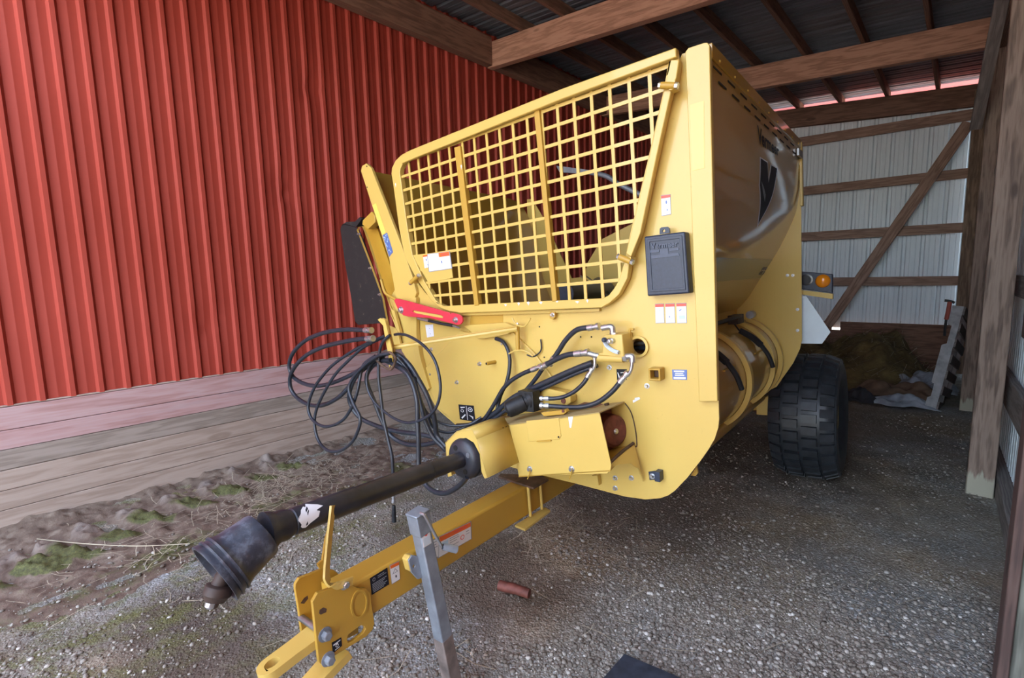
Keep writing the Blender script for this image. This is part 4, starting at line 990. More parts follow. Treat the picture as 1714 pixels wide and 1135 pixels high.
for x, y in ((887, 785), (957, 785)):
    m_ = MB(); bolt(m_, fp(x, y, BSH), .009); part(m_, 'shield_bolt', shp)
    m_ = MB(); m_.tube([fp(x, y + 3, BSH - .012), fp(x - 1, y + 9, BSH - .012), fp(x - 4, y + 17, BSH - .010)], .0025, 'yellow_worn_shaded', 6, False); part(m_, 'bolt_retainer', shp)
mb = MB(); mb.prism(PS([(951, 698), (959, 697.5), (956, 716), (953.5, 716)], .0006), B3 * .0005, 'decal_white'); part(mb, 'paint_mark', shp)
# top sheet and floor tray
k0 = fp(1045, 672, -.002); k1 = fp(880, 692, -.002); k2 = fp(834, 698, -.002)
mb = MB(); mb.prism([m0, n0, k0, k1, k2], V(.0012, 0, -.005), 'dusty_yellow'); part(mb, 'shield_top', shp)
for x, y in ((1016, 678.5), (948, 689)):
    m_ = MB(); m_.lathe(fp(x, y, -.06), V(-.2, 0, 1), [(-.01, .012), (.010, .012)], 'rust_plate', 6); part(m_, 'rusty_nut', shp)
g0 = fp(1060, 744, -.002); g1 = fp(905, 775, -.002)
mb = MB(); mb.prism([m1, n1, fp(1022, 782, BSH), g0, g1], V(-.001, 0, -.005), 'yellow_worn_shaded'); part(mb, 'shield_floor', shp)
mb = MB(); mb.prism([fp(1022, 776, BSH + .01), fp(1062, 744, -.012), fp(1078, 806, -.012), fp(1070, 785, -.06), fp(1055, 776, -.12), fp(1038, 777, -.18), fp(1024, 782, BSH + .012)], V(-.006, 0, 0), 'yellow_paint'); part(mb, 'shield_brace', shp)
mb = MB(); mb.tube([fp(1022, 774, BSH + .01), fp(1040, 757, -.13), fp(1060, 742, -.015)], .007, 'rust_plate', 8); part(mb, 'tray_edge', shp, label='rusty edge of the shield tray')
mb = MB(); mb.prism([V(0, 0, 0) + p for p in P([(990, 797), (1000, 796), (1002, 813)], -.03)], B3 * .028, 'yellow_paint'); part(mb, 'shield_gusset', shp)
# lower wedge of the front frame, below the shield
mb = MB(); mb.tube(P([(1046, 675), (1056, 690), (1063, 716), (1066, 745), (1062, 747)], -.004), .0025, 'rust_plate', 6); part(mb, 'shield_seam', shp)
# gearbox
mb = MB(); gc = fa(1030, 722, -.445); gax = V(.93, -.37, .05)
mb.lathe(gc - gax * .16, gax, [(0, .10), (.10, .10), (.10, .076), (.155, .072), (.163, .060)], 'rust_brown', 30)
mb.lathe(gc + gax * .004, gax, [(0, .013), (.004, .013), (.004, .006), (.007, .006)], 'zinc', 16)
mb.box(gc + V(-.13, .05, .03), (.06, .06, .075), 'rust_brown'); part(mb, 'gearbox', bevel=.004, label='red-brown gearbox inside the driveline shield')
# PTO hood
AH = -.868
bF = fa(812, 800, AH)[1]
of = [fp(746, 741, bF), fp(765, 722.5, bF), fp(790, 719, bF), fp(798, 735, bF), fp(816, 800, bF), fp(811, 801, bF), fp(806, 790, bF), fp(803, 760, bF), fp(793, 741, bF), fp(780, 733, bF), fp(764, 736, bF), fp(753, 748, bF), fp(752, 770, bF), fp(756, 797, bF), fp(750, 798, bF)]
mb = MB(); mb.prism(of, B3 * .006, 'yellow_paint'); hood = part(mb, 'driveline_hood')
sr0, sr1, srt = of[3], of[4], of[2]
db_ = BSH - bF
def bk(p, d=db_): return p + V(0, d, 0)
q3 = fa(846, 704, srt[0]); 
strips = [(sr1, sr0), (sr0, srt), (srt, of[1]), (of[1], of[0]), (of[0], of[14])]
mb = MB()
for p_, q_ in strips: 
    mb.add([p_, q_, bk(q_), bk(p_)], [(0, 1, 2, 3)], 'yellow_paint')
o = part(mb, 'hood_side', hood, sharp=20); sm = o.modifiers.new('t', 'SOLIDIFY'); sm.thickness = .005; sm.offset = 0
for x, y in ((842, 716), (847, 714)):
    m_ = MB(); m_.lathe(fa(x, y, sr0[0] + .004), A3, [(0, .003), (.001, .003)], 'dark_hole', 8); part(m_, 'hood_hole', hood)

# PTO shaft
AP = -.985
pa = fa(786, 764, AP); pb = fa(455, 886, AP)
ax_ = pb - pa; Lp = np.linalg.norm(ax_); ax_ = ax_ / Lp
shaft = bpy.data.objects.new('pto_shaft', None); COL.objects.link(shaft); shaft.parent = root
mb2 = MB(); mb2.lathe(pa, ax_, [(-.05, .036), (.27 * Lp, .036), (.275 * Lp, .0405), (.40 * Lp, .0405), (.405 * Lp, .042), (.66 * Lp, .042), (.665 * Lp, .044), (.925 * Lp, .044), (.93 * Lp, .039), (Lp, .039)], 'shield_plastic', 28)
part(mb2, 'guard_tube', shaft)
mb2 = MB(); mb2.lathe(pa + ax_ * .060, -ax_, [(0, .040), (.002, .074), (.016, .090), (.032, .094), (.034, .088), (.05, .088), (.052, .096), (.075, .096), (.08, .086), (.14, .078)], 'shield_plastic', 32)
for k in range(4):
    t = k * math.pi / 2 + .5; u = np.cross(ax_, C3); u /= np.linalg.norm(u); w = np.cross(ax_, u)
    q = pa + ax_ * .0575 + .057 * (math.cos(t) * u + math.sin(t) * w)
    mb2.lathe(q, ax_, [(0, .012), (.004, .012)], 'dark_hole' if k % 2 else 'zinc', 14)
part(mb2, 'rear_bell', shaft)
# front bell: collar, cone, flared ribs
pc = fa(440, 893, AP); pd = fa(364, 957, AP)
fx = pd - pc; Lf = np.linalg.norm(fx); fx = fx / Lf
mb2 = MB(); mb2.lathe(pb - ax_ * .01, ax_, [(-.05, .043), (-.03, .050), (-.0, .050), (.01, .058), (.03, .062)], 'shield_plastic', 24); part(mb2, 'bearing_collar', shaft)
mb2 = MB(); rb = [(-.004, .060), (.0, .072), (.012, .0765), (.03, .0775), (.10 * Lf + .03, .079), (.40 * Lf, .0815), (.62 * Lf, .085), (.74 * Lf, .092), (.76 * Lf, .097), (.80 * Lf, .097), (.81 * Lf, .092), (.88 * Lf, .094), (.89 * Lf, .100), (.93 * Lf, .100), (.94 * Lf, .095), (1.03 * Lf, .101), (1.06 * Lf, .101), (1.06 * Lf, .092), (.80 * Lf, .080)]
mb2.lathe(pc, fx, rb, 'scuffed_plastic', 44, caps=False)
mb2.lathe(pc, fx, [(-.006, .0), (-.004, .060)], 'scuffed_plastic', 44, caps=False)
part(mb2, 'front_bell', shaft, label='scuffed black flared bell at the shaft end')
mb2 = MB(); mb2.tube([fa(388, 945, AP), fa(374, 965, AP), fa(366, 982, AP)], .024, 'dark_rust', 16, False)
dY = fa(352, 1016, AP) - fa(366, 976, AP); dY /= np.linalg.norm(dY)
mb2.lathe(fa(369, 978, AP), dY, [(0, .026), (.004, .037), (.006, .0385), (.028, .0385), (.033, .034), (.045, .028), (.047, .016), (.060, .014), (.064, .010)], 'dark_rust', 28)
mb2.lathe(fa(354, 1008, AP), dY, [(0, .016), (.012, .015), (.018, .008)], 'zinc', 16); part(mb2, 'yoke', shaft, label='steel yoke and rusty collar sticking out of the bell')
mb2 = MB()
def on_tube(s, t, r=.044):
    u = np.cross(ax_, C3); u /= np.linalg.norm(u); w = np.cross(u, ax_)
    return pa + ax_ * s + r * (math.cos(t) * u + math.sin(t) * w)
uu = np.cross(ax_, C3); sgn = 1 if (uu / np.linalg.norm(uu))[0] > 0 else -1
gs, gt = 7, 7; vs = []
for i in range(gs):
    for j in range(gt):
        s = Lp * (.925 - .075 * i / (gs - 1)) - .03 * abs(j / (gt - 1) - .3) ** 1.5 + .006 * math.sin(5 * j + i); t = math.radians((-12, -20, -24, -10, -2, 4, 22)[i] + ((58, 92, 88, 96, 70, 52, 20)[i]) * j / (gt - 1))
        vs.append(on_tube(s, t if sgn > 0 else math.pi - t, .0448))
mb2.add(vs, [(i * gt + j, i * gt + j + 1, (i + 1) * gt + j + 1, (i + 1) * gt + j) for i in range(gs - 1) for j in range(gt - 1)], 'decal_white', True); part(mb2, 'torn_label', shaft, label='torn white label on the shaft tube')

# drawbar
DA0, DA1 = -.93, -1.045
t0 = fa(760, 884, DA0); bt = fa(760, 943, DA0)
ztop, zbot = t0[2] + .004, bt[2]
bfront = fa(596, 1000, DA0)[1] - .05
# slope of the drawbar is nil in the machine frame
mb = MB(); mb.box(((DA0 + DA1) / 2, (bfront + 1.6) / 2, (ztop + zbot) / 2), ((DA0 - DA1) / 2, (1.6 - bfront) / 2, (ztop - zbot) / 2), 'yellow_worn_shaded')
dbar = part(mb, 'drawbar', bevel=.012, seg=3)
FA = lambda a: (lambda x, y: fa(x, y, a))
dl_ = [(.08 + .0, .16 + .13 * k, .95 - .12 * (k % 3), .16 + .13 * k + .05, 'decal_grey') for k in range(6)]
decal('warning_decal', [(735, 899), (787, 874), (788, 902), (734, 933)], FA(DA0 + .0005), A3, [(0, 0, 1, .26, 'decal_orange'), (.46, .08, .9, .17, 'decal_red'), (.05, .35, .27, .6, 'decal_pale_blue'), (.32, .33, .6, .36, 'decal_grey'), (.32, .44, .62, .47, 'decal_grey'), (.32, .56, .55, .59, 'decal_grey'), (circ(.72, .62, .13, asp=.5), 'decal_red'), (circ(.72, .62, .09, asp=.5), 'decal_white'), (.84, .4, .94, .44, 'decal_grey'), (.84, .55, .95, .58, 'decal_grey'), (.1, .74, .6, .77, 'decal_grey')], edge='decal_grey', parent=dbar, label='white warning decal with orange heading on the drawbar')
decal('warning_decal', [(712, 911), (734, 900), (733, 931), (716, 941)], FA(DA0 + .0005), A3, [(.1, .1, .9, .14, 'decal_grey'), (.1, .25, .8, .29, 'decal_grey'), (.1, .4, .9, .44, 'decal_grey')], edge='decal_grey', parent=dbar, label='white text decal on the drawbar behind the jack')
decal('instruction_decal', [(619, 968), (648, 950), (651, 978), (622, 996)], FA(DA0 + .0005), A3, [(circ(.2, .2, .10, asp=.8), 'decal_grey'), (circ(.2, .2, .07, asp=.8), 'decal_black')] + [(.42, .12, .8, .15, 'decal_grey'), (.42, .22, .9, .25, 'decal_grey')] + [(.08, .42 + .09 * k, .9 - .1 * (k % 3), .455 + .09 * k, 'decal_grey') for k in range(6)], base='decal_black', parent=dbar, label='black instruction decal on the drawbar')
decal('warning_decal', [(652.5, 947), (667, 940), (669, 969), (656, 977)], FA(DA0 + .0005), A3, [(0, 0, 1, .18, 'decal_orange'), ([(.5, .25), (.85, .5), (.15, .52)], 'decal_grey'), ([(.5, .31), (.72, .47), (.28, .49)], 'decal_white'), (circ(.55, .72, .08), 'decal_black')], edge='decal_grey', parent=dbar, label='small white decal with triangle on the drawbar')
# clamp: plates above and below with bars
mb = MB(); mb.prism([fc(x, y, ztop + .012) for x, y in [(834, 797), (838, 793), (906, 795), (918, 802), (893, 816), (880, 812)]], -C3 * .010, 'rust_plate'); cl = part(mb, 'clamp_plate', label='rusty upper clamp plate on the drawbar')
mb = MB(); mb.prism([fc(x, y, zbot - .005) for x, y in [(862, 879), (888, 863), (912, 849), (921, 854), (879, 886)]], -C3 * .010, 'yellow_paint'); part(mb, 'clamp_plate')
for x0, x1, yt, yb in ((884, 888, 815, 864), (904, 907, 808, 852)):
    mb = MB(); mb.tube([fa(x0, yt, DA0 + .018), fa(x1, yb, DA0 + .018)], .008, 'yellow_paint', 10, False); part(mb, 'clamp_bar')

# hitch
HA = DA0 + .016
hp = [(523, 1007), (525, 1004), (531.5, 992.5), (578.5, 976.4), (590, 979), (598, 984), (613, 985), (620, 992), (627, 1044), (624, 1054), (613, 1066), (537, 1112), (533.5, 1108)]
sl_c = [fa(x, y, HA) for x, y in [(581, 1070), (584, 1062), (604, 1047), (610, 1048), (612, 1053), (608, 1060), (590, 1074), (583, 1076)]]
ob = [fa(x, y, HA) for x, y in hp]
mb = MB(); mb.prism(ob, V(-.014, 0, 0), 'yellow_worn_shaded', [sl_c])
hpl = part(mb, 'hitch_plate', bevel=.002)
mb = MB(); oc = fa(601, 1011, HA); e1_ = fa(607, 996, HA) - oc
ringp = [oc + V(.0, .042 * math.cos(t) * .8, .052 * math.sin(t)) for t in np.linspace(0, 6.283, 25)[:-1]]
ringi = [oc + V(.0, .034 * math.cos(t) * .8, .043 * math.sin(t)) for t in np.linspace(0, 6.283, 25)[:-1]]
mb.prism([p + V(.004, 0, 0) for p in ringp], V(-.004, 0, 0), 'yellow_worn_shaded', [[p + V(.004, 0, 0) for p in ringi]]); part(mb, 'weld_ring', hpl)
mb = MB(); mb.prism([fa(x, y, HA + .0006) for x, y in [(535, 1021), (541, 1017), (547, 1019), (546, 1025), (537, 1029), (534, 1027)]], V(-.0005, 0, 0), 'rust_plate'); part(mb, 'rust_spot', hpl)
for x, y in ((544, 1062), (549, 1103)):
    mb = MB(); bolt(mb, fa(x, y, HA), .0155, A3, 'galvanised', .02); mb.tube([fa(x, y, HA), fa(x, y, HA) - V(.16, 0, 0)], .012, 'steel', 12, False); part(mb, 'hitch_bolt', hpl)
mb = MB(); bolt(mb, fa(577, 978, HA + .004), .012, A3, 'zinc', .012); part(mb, 'hitch_bolt', hpl)
decal('pictogram_decal', [(555, 1076), (571, 1067), (572, 1081), (557, 1094)], FA(HA + .0006), A3, [([(.1, .25), (.9, .15), (.85, .25), (.6, .3), (.6, .55), (.4, .6), (.4, .35), (.15, .38)], 'decal_white'), (circ(.5, .55, .16), 'decal_white'), (circ(.5, .55, .1), 'decal_black'), (.25, .82, .75, .88, 'decal_white')], base='decal_black', parent=hpl, label='small black decal with a white pictogram on the hitch')
HL = DA1 - .02
mb = MB(); mb.prism([fa(x, y, HL) for x, y in [(494, 985), (494.5, 978), (501, 968), (541, 952), (560, 955), (600, 990), (600, 1060), (540, 1090), (505, 1060), (500, 1020)]], V(-.014, 0, 0), 'yellow_worn_shaded'); h2 = part(mb, 'hitch_plate', bevel=.002)
mb = MB(); mb.prism([fa(x, y, HL + .0006) for x, y in [(503, 1010), (509, 1001), (515, 997), (516, 1002), (509, 1011)]], V(-.0005, 0, 0), 'rust_plate'); part(mb, 'rust_spot', h2)
mb = MB(); cf = fa(575, 1030, (DA0 + DA1) / 2); mb.box(V((DA0 + DA1) / 2, bfront - .004, (ztop + zbot) / 2), ((DA0 - DA1) / 2 + .002, .006, (ztop - zbot) / 2), 'yellow_worn_shaded'); part(mb, 'end_cap', dbar)
# clevis tongues
am = (DA0 + DA1) / 2
ctip = fc(466, 1107, fa(466, 1107, am)[2]); tip = fa(452, 1112, am); rootp = fa(548, 1040, am)
def tongue(name, tip, rt, w, th, hole=True):
    d = tip - rt; d[0] = 0; L = np.linalg.norm(d); d /= L; up = np.cross(A3, d); up = up if up[2] > 0 else -up
    L2 = [rt + A3 * w * .55, rt + d * L * .30 + A3 * w * .55 - up * .005, rt + d * L * .62 + A3 * w * .46]
    arc = [tip + A3 * w * .46 * math.cos(t) + d * w * .46 * math.sin(t) for t in np.linspace(0, math.pi, 12)]
    L3 = [rt + d * L * .62 - A3 * w * .46, rt + d * L * .30 - A3 * w * .55, rt - A3 * w * .55]
    outl = [rt + A3 * w * .55, rt + d * L * .62 + A3 * w * .46] + arc + [rt + d * L * .62 - A3 * w * .46, rt - A3 * w * .55]
    hl = [tip - d * .006 + A3 * .019 * math.cos(t) + d * .024 * math.sin(t) for t in np.linspace(0, 2 * math.pi, 18)[:-1]]
    m = MB(); m.prism(outl, -up * th, 'yellow_paint', [hl] if hole else []); return part(m, name, bevel=.004)
tongue('hitch_tongue', tip, rootp, .088, .03)
tip2 = fa(515, 1133, am) + V(0, -.07, -.045); tongue('hitch_tongue', tip2, fa(572, 1082, am), .088, .03)
# upright strap carrying the driveline when unhitched
mb = MB()
st = [fa(590, 972, HA + .006), fa(566, 980, HA + .006), fa(551, 978, HA + .004), fa(546, 966, HA), fa(547, 945, HA - .01), fa(551, 900, HA - .02), fa(557, 846, HA - .03)]
w0 = .014
vs = []; 
S = []
for i in range(len(st) - 1):
    for k in range(5): S.append(lerp(st[i], st[i + 1], k / 5))
S.append(st[-1])
n = len(S)
for i, p in enumerate(S):
    d = S[min(i + 1, n - 1)] - S[max(i - 1, 0)]; d /= np.linalg.norm(d)
    f = min(1, i / 14); side = (1 - f) * np.cross(A3, d) + f * V(-.50, .86, 0); side = side - (side @ d) * d; side /= np.linalg.norm(side)
    nn = np.cross(d, side)
    for sx, sy in ((-1, -1), (1, -1), (1, 1), (-1, 1)): vs.append(p + side * w0 * sx + nn * .004 * sy)
fs = [(i * 4 + k, i * 4 + (k + 1) % 4, (i + 1) * 4 + (k + 1) % 4, (i + 1) * 4 + k) for i in range(n - 1) for k in range(4)] + [(0, 1, 2, 3), tuple((n - 1) * 4 + k for k in (3, 2, 1, 0))]
mb.add(vs, fs, 'yellow_paint'); part(mb, 'driveline_support')
mb = MB(); mb.prism([fa(x, y, HA - .05) for x, y in [(549, 890), (545, 905), (540, 938), (532, 945), (536, 953), (546, 950), (550, 935), (553, 900)]], V(-.01, 0, 0), 'yellow_worn_shaded'); part(mb, 'support_stay')

# jack
JA = -.815
jt = fa(700, 862, JA); jb = fa(762, 1165, JA)
d = jb - jt; d /= np.linalg.norm(d)
Lj = 0.0
for k in range(400):
    if tow(jt + d * (k * .005))[2] < .03: Lj = k * .005; break
side = np.cross(d, A3); side /= np.linalg.norm(side); JW = .0265
mb = MB(); mb.box(jt + d * (Lj * .5 - .0), (JW, JW, Lj * .5), 'galvanised', [A3, side, d]); jk = part(mb, 'jack_tube', bevel=.005, label='galvanised square jack tube')
mb = MB(); mb.box(jt + d * .03, (JW + .004, JW + .004, .04), 'galvanised', [A3, side, d]); mb.box(jt - d * .011, (JW + .006, JW + .006, .004), 'galvanised', [A3, side, d]); part(mb, 'jack_head', jk, bevel=.003)
mb = MB(); mb.box(jt + d * (Lj * .86), (JW + .0008, JW + .0008, Lj * .155), 'rusty_galv', [A3, side, d]); part(mb, 'jack_lower_sleeve', jk, bevel=.004, label='rust-stained lower end of the jack')
mb = MB(); cr = [fa(704, 859, JA + JW + .010), fa(710, 862, JA + JW + .03), fa(713, 867, JA + JW + .035), fa(737, 911, JA + JW + .035), fa(741, 915, JA + JW + .04)]
mb.tube(cr, .0055, 'zinc', 10, True, 5); part(mb, 'crank_arm', jk)
mb = MB(); h0 = fa(741, 915, JA + JW + .04); h1 = fa(764, 918, JA + JW + .04) + V(.03, 0, 0); dd_ = (h1 - h0) / np.linalg.norm(h1 - h0)
mb.lathe(h0, dd_, [(0, .010), (.01, .0125), (.05, .0145), (.058, .0145), (.058, .011), (.03, .009)], 'galvanised', 18, caps=False); mb.lathe(h0 + dd_ * .03, dd_, [(0, .011), (.001, .011)], 'dark_hole', 14); part(mb, 'crank_handle', jk)
JS = lambda x, y: fa(x, y, JA + JW + .0005)
decal('jack_label', [(703, 881), (717, 876), (722, 909), (709, 917)], JS, A3, [(0, 0, 1, .12, 'decal_red'), ([(.05, .14), (.3, .14), (.55, .38), (.75, .25), (.95, .2), (.9, .35), (.55, .55), (.3, .5)], 'decal_red'), ([(.3, .2), (.7, .18), (.5, .34)], 'decal_white'), (.1, .6, .9, .96, 'sign_back')], parent=jk, label='red and white label on the jack')
mb = MB(); mb.prism([fa(x, y, JA - JW * .6) for x, y in [(684, 938), (690, 930), (704, 932), (714, 965), (700, 970), (689, 958)]], V(-.012, 0, 0), 'galvanised', [[fa(693, 948, JA - JW * .6) + .006 * V(0, math.cos(t), math.sin(t)) for t in np.linspace(0, 6.283, 11)[:-1]]]); part(mb, 'jack_lug', jk, bevel=.002)
mb = MB(); mb.prism([fa(x, y, JA - JW * .8) for x, y in [(681, 938), (686, 930), (694, 929), (694, 957), (686, 957)]], V(-.03, 0, 0), 'yellow_paint'); part(mb, 'jack_mount', dbar, bevel=.004)

# rotor housing with hoops
rcx, rcz, rr0 = -.45, -1.47, .292
mb = MB(); vs = []
arc_t = np.linspace(math.radians(115), math.radians(-160), 40)
for b in (.011, LB):
    for t in arc_t: vs.append(V(rcx + rr0 * math.cos(t), b, rcz + rr0 * math.sin(t)))
n = len(arc_t)
mb.add(vs, [(i, n + i, n + i + 1, i + 1) for i in range(n - 1)], 'yellow_gloss_shaded', True)
o = part(mb, 'rotor_housing', sharp=80); rot_h = o
for b in (.35, 1.02, 1.62, 1.86):
    m = MB(); vs = []
    ta = np.linspace(math.radians(72), math.radians(-62), 28)
    for r_ in (rr0 + .002, rr0 + .030):
        for bb in (b - .022, b + .022):
            for t in ta: vs.append(V(rcx + r_ * math.cos(t), bb, rcz + r_ * math.sin(t)))
    k = len(ta)
    fs = [(i, i + 1, k + i + 1, k + i) for i in range(k - 1)] + [(2 * k + i, 3 * k + i, 3 * k + i + 1, 2 * k + i + 1) for i in range(k - 1)] + [(i, 2 * k + i, 2 * k + i + 1, i + 1) for i in range(k - 1)] + [(k + i, k + i + 1, 3 * k + i + 1, 3 * k + i) for i in range(k - 1)] + [(0, k, 3 * k, 2 * k), (k - 1, 3 * k - 1, 4 * k - 1, 2 * k - 1)]
    m.add(vs, fs, 'yellow_paint', True); part(m, 'housing_hoop', rot_h, sharp=50)
for b in (.62, 1.36):
    m = MB(); c0 = V(rcx + (rr0 + .012) * math.cos(math.radians(58)), b + .03, rcz + (rr0 + .012) * math.sin(math.radians(58)))
    pts = [V(rcx + (rr0 + .012 + .008 * k) * math.cos(math.radians(58 - 14 * k)), b + .03 + .02 * k, rcz + (rr0 + .012 + .008 * k) * math.sin(math.radians(58 - 14 * k))) for k in range(5)]
    m.tube(pts[:3], .022, 'rubber', 6, True, 4); m.tube(pts[2:], [.014] * 30, 'rubber', 8, True, 4); m.tube([pts[0], pts[0] + V(-.03, -.03, .06)], .005, 'rubber', 6, False)
    part(m, 'housing_latch', rot_h, label='black rubber latch on the rotor housing')
mb = MB()
for b in (.75, 1.40): mb.box(V(rcx + (rr0 + .006) * math.cos(.42), b, rcz + (rr0 + .006) * math.sin(.42)), (.006, .10, .004), 'yellow_worn_shaded')
part(mb, 'housing_ribs', rot_h)
mb = MB(); tt = math.radians(-60); mb.tube([V(rcx + .30 * math.cos(tt), .02, rcz + .30 * math.sin(tt) - .03), V(rcx + .30 * math.cos(tt), LB, rcz + .30 * math.sin(tt) - .03)], .035, 'yellow_gloss_shaded', 16, False); part(mb, 'lower_frame_tube')
mb = MB(); mb.prism(P([(1160, 790), (1166, 780), (1168, 792), (1164, 797), (1156, 796)], .05), B3 * .012, 'yellow_worn_shaded'); part(mb, 'tie_down_lug')
mb = MB(); mb.tube([V(-.34, .35, -1.12), V(-.28, .9, -1.12), V(-.26, 1.3, -1.11), V(-.33, 1.5, -1.13)], .012, 'rubber', 8); mb.lathe(V(-.25, 1.50, -1.12), B3, [(0, .026), (.06, .026)], 'steel', 14); mb.box(V(-.30, 1.36, -1.135), (.03, .07, .028), 'dark_rust'); part(mb, 'side_motor')
mb = MB(); mb.prism(P([(1266, 672), (1302, 655), (1302, 697), (1266, 694)], 2.02), B3 * .06, 'yellow_paint'); bolt(mb, fp(1293, 681, 2.02), .012); part(mb, 'axle_bracket', bevel=.003)
mb = MB(); mb.box(V(-.86, 2.33, -1.90), (.66, .055, .055), 'yellow_worn_shaded'); part(mb, 'axle_beam', bevel=.006)
mb = MB(); mb.box(V(-.86, 2.05, -1.86), (.05, .30, .06), 'yellow_worn_shaded'); part(mb, 'frame_link')

# wheels
def wheel(ac_):
    R0, W0 = .474, .215
    e = bpy.data.objects.new('wheel', None); COL.objects.link(e); e.parent = root
    wc = V(ac_, 2.345, -1.972)
    m = MB()
    prof = [(-.15, .22), (-.19, .27), (-W0 - .004, .34), (-W0, .40), (-.19, .430), (-.15, .442), (-.05, .447), (.05, .447), (.15, .442), (.19, .430), (W0, .40), (W0 + .004, .34), (.19, .27), (.15, .22)]
    m.lathe(wc, A3, prof, 'tyre_rubber', 64, caps=False)
    nl = 34
    for row, (x0, x1, ph) in enumerate([(-.205, -.125, 0), (-.105, -.012, .5), (.012, .105, 0), (.125, .205, .5)]):
        for k in range(nl):
            t = 2 * math.pi * (k + ph) / nl; dt = 2 * math.pi / nl * .36
            def rad(x): return np.interp(abs(x), [0, .05, .15, .19, .215], [.478, .478, .472, .458, .425])
            vs = []
            for rr__ in (0, 1):
                for tt_ in (t - dt, t + dt):
                    for xx in (x0, x1):
                        r_ = (rad(xx) if rr__ else rad(xx) - .04); g = .9 if rr__ else 1.0
                        tx = t + (tt_ - t) * g
                        vs.append(wc + V(xx, r_ * math.cos(tx), r_ * math.sin(tx)))
            m.add(vs, [(0, 1, 3, 2), (4, 6, 7, 5), (0, 4, 5, 1), (2, 3, 7, 6), (0, 2, 6, 4), (1, 5, 7, 3)], 'tyre_rubber')
    part(m, 'tyre', e, sharp=35)
    m = MB(); m.lathe(wc, A3, [(-.16, .225), (-.15, .215), (-.05, .19), (.05, .19), (.06, .07), (.10, .07), (.10, .0)], 'yellow_paint', 40, caps=False); m.lathe(wc, A3, [(.05, .19), (.15, .215), (.165, .228)], 'yellow_paint', 40, caps=False); part(m, 'rim', e)
wheel(-.045); wheel(-1.66)
# lamp and slow-moving-vehicle emblem back, behind the rear plate
lq = [(1336, 454), (1394, 459), (1394, 491), (1336, 483)]
mb = MB(); mb.prism(P(lq, 2.06), B3 * .03, 'black_plastic'); lamp = part(mb, 'rear_lamp', bevel=.006)
lc = fp(1377, 470.5, 2.055)
mb = MB(); mb.lathe(lc + V(0, .004, 0), -B3, [(0, .046), (.010, .044), (.020, .034), (.027, .018), (.029, .004)], 'amber_lens', 28); part(mb, 'amber_lens', lamp, label='amber round lamp lens')
mb = MB(); mb.lathe(fp(1350, 468.5, 2.06), -B3, [(0, .040), (.004, .040), (.005, .030)], 'tail_lens_dark', 28); part(mb, 'dark_lens', lamp)
mb = MB(); mb.prism(P([(1336, 485), (1394, 492), (1394, 501), (1336, 492)], 2.05), B3 * .05, 'yellow_paint'); part(mb, 'lamp_bracket', bevel=.002)
mb = MB(); mb.prism(P([(1336, 495), (1350, 496), (1390, 556), (1376, 575.5), (1336, 575)], 2.03), B3 * .004, 'sign_back'); part(mb, 'reflector_sign', label='pale back of a triangular warning sign')

# ------------------------------------------------------------------ things around
# leaning pallet against the second post
pal = bpy.data.objects.new('pallet', None); COL.objects.link(pal); tag(pal, 'weathered grey wooden pallet leaning on edge against the second post', 'pallet')
pA = fz(1556, 686, 0); tA = yp(1604, 512, pA[1] + .25)
pu = tA - pA; PL = np.linalg.norm(pu); pu /= PL; pf = V(.10, 1, 0); pf = pf - (pf @ pu) * pu; pf /= np.linalg.norm(pf); pn = np.cross(pf, pu)
pn = pn if pn[0] < 0 else -pn
pal.location = pA
def pbox(s0, s1, d0, d1, h0, h1, mat, nm):
    m = MB(); ct = pu * (s0 + s1) / 2 + pf * (d0 + d1) / 2 + pn * (h0 + h1) / 2
    m.box(ct, ((s1 - s0) / 2, (d1 - d0) / 2, (h1 - h0) / 2), mat, [pu, pf, -pn] if np.linalg.det(np.array([pu, pf, pn])) < 0 else [pu, pf, pn])
    o = m.build(nm, pal, bevel=.003); return o
for d0 in (.0, .50, 1.0):
    m = MB(); a_ = lambda s, h: pu * s + pf * d0 + pn * h
    m.prism([a_(0, -.05), a_(PL, -.05), a_(PL, .05), a_(PL * .82, .05), a_(PL * .81, .010), a_(PL * .64, .010), a_(PL * .62, .05), a_(PL * .26, .05), a_(PL * .25, .022), a_(PL * .13, .022), a_(PL * .11, .05), a_(0, .05)], pf * .04, 'pallet_grey')
    m.build('stringer', pal, bevel=.002)
for k in range(7):
    s0 = .01 + k * (PL - .11) / 6
    pbox(s0, s0 + .10, 0, 1.04, -.068, -.05, 'wood_rail', 'deck_board')
# red and black tool hung over the pallet top
tl_ = bpy.data.objects.new('bar_clamp', None); COL.objects.link(tl_); tag(tl_, 'red and black hand tool hung over the top of the leaning pallet', 'tool')
tp0 = yp(1592, 506, pA[1] + .28); tl_.location = tp0
def rel(x, y): return yp(x, y, tp0[1]) - tp0
mb = MB(); mb.tube([rel(1581, 503), rel(1590, 504), rel(1598, 507)], .014, 'rubber', 10); mb.build('handle', tl_)
mb = MB(); mb.tube([rel(1590, 505), rel(1587, 522), rel(1584, 535)], .022, 'trim_red', 10); mb.build('red_body', tl_)
mb = MB(); mb.tube([rel(1584, 535), rel(1582, 548), rel(1581, 562)], .013, 'rubber', 8); mb.build('jaw', tl_)

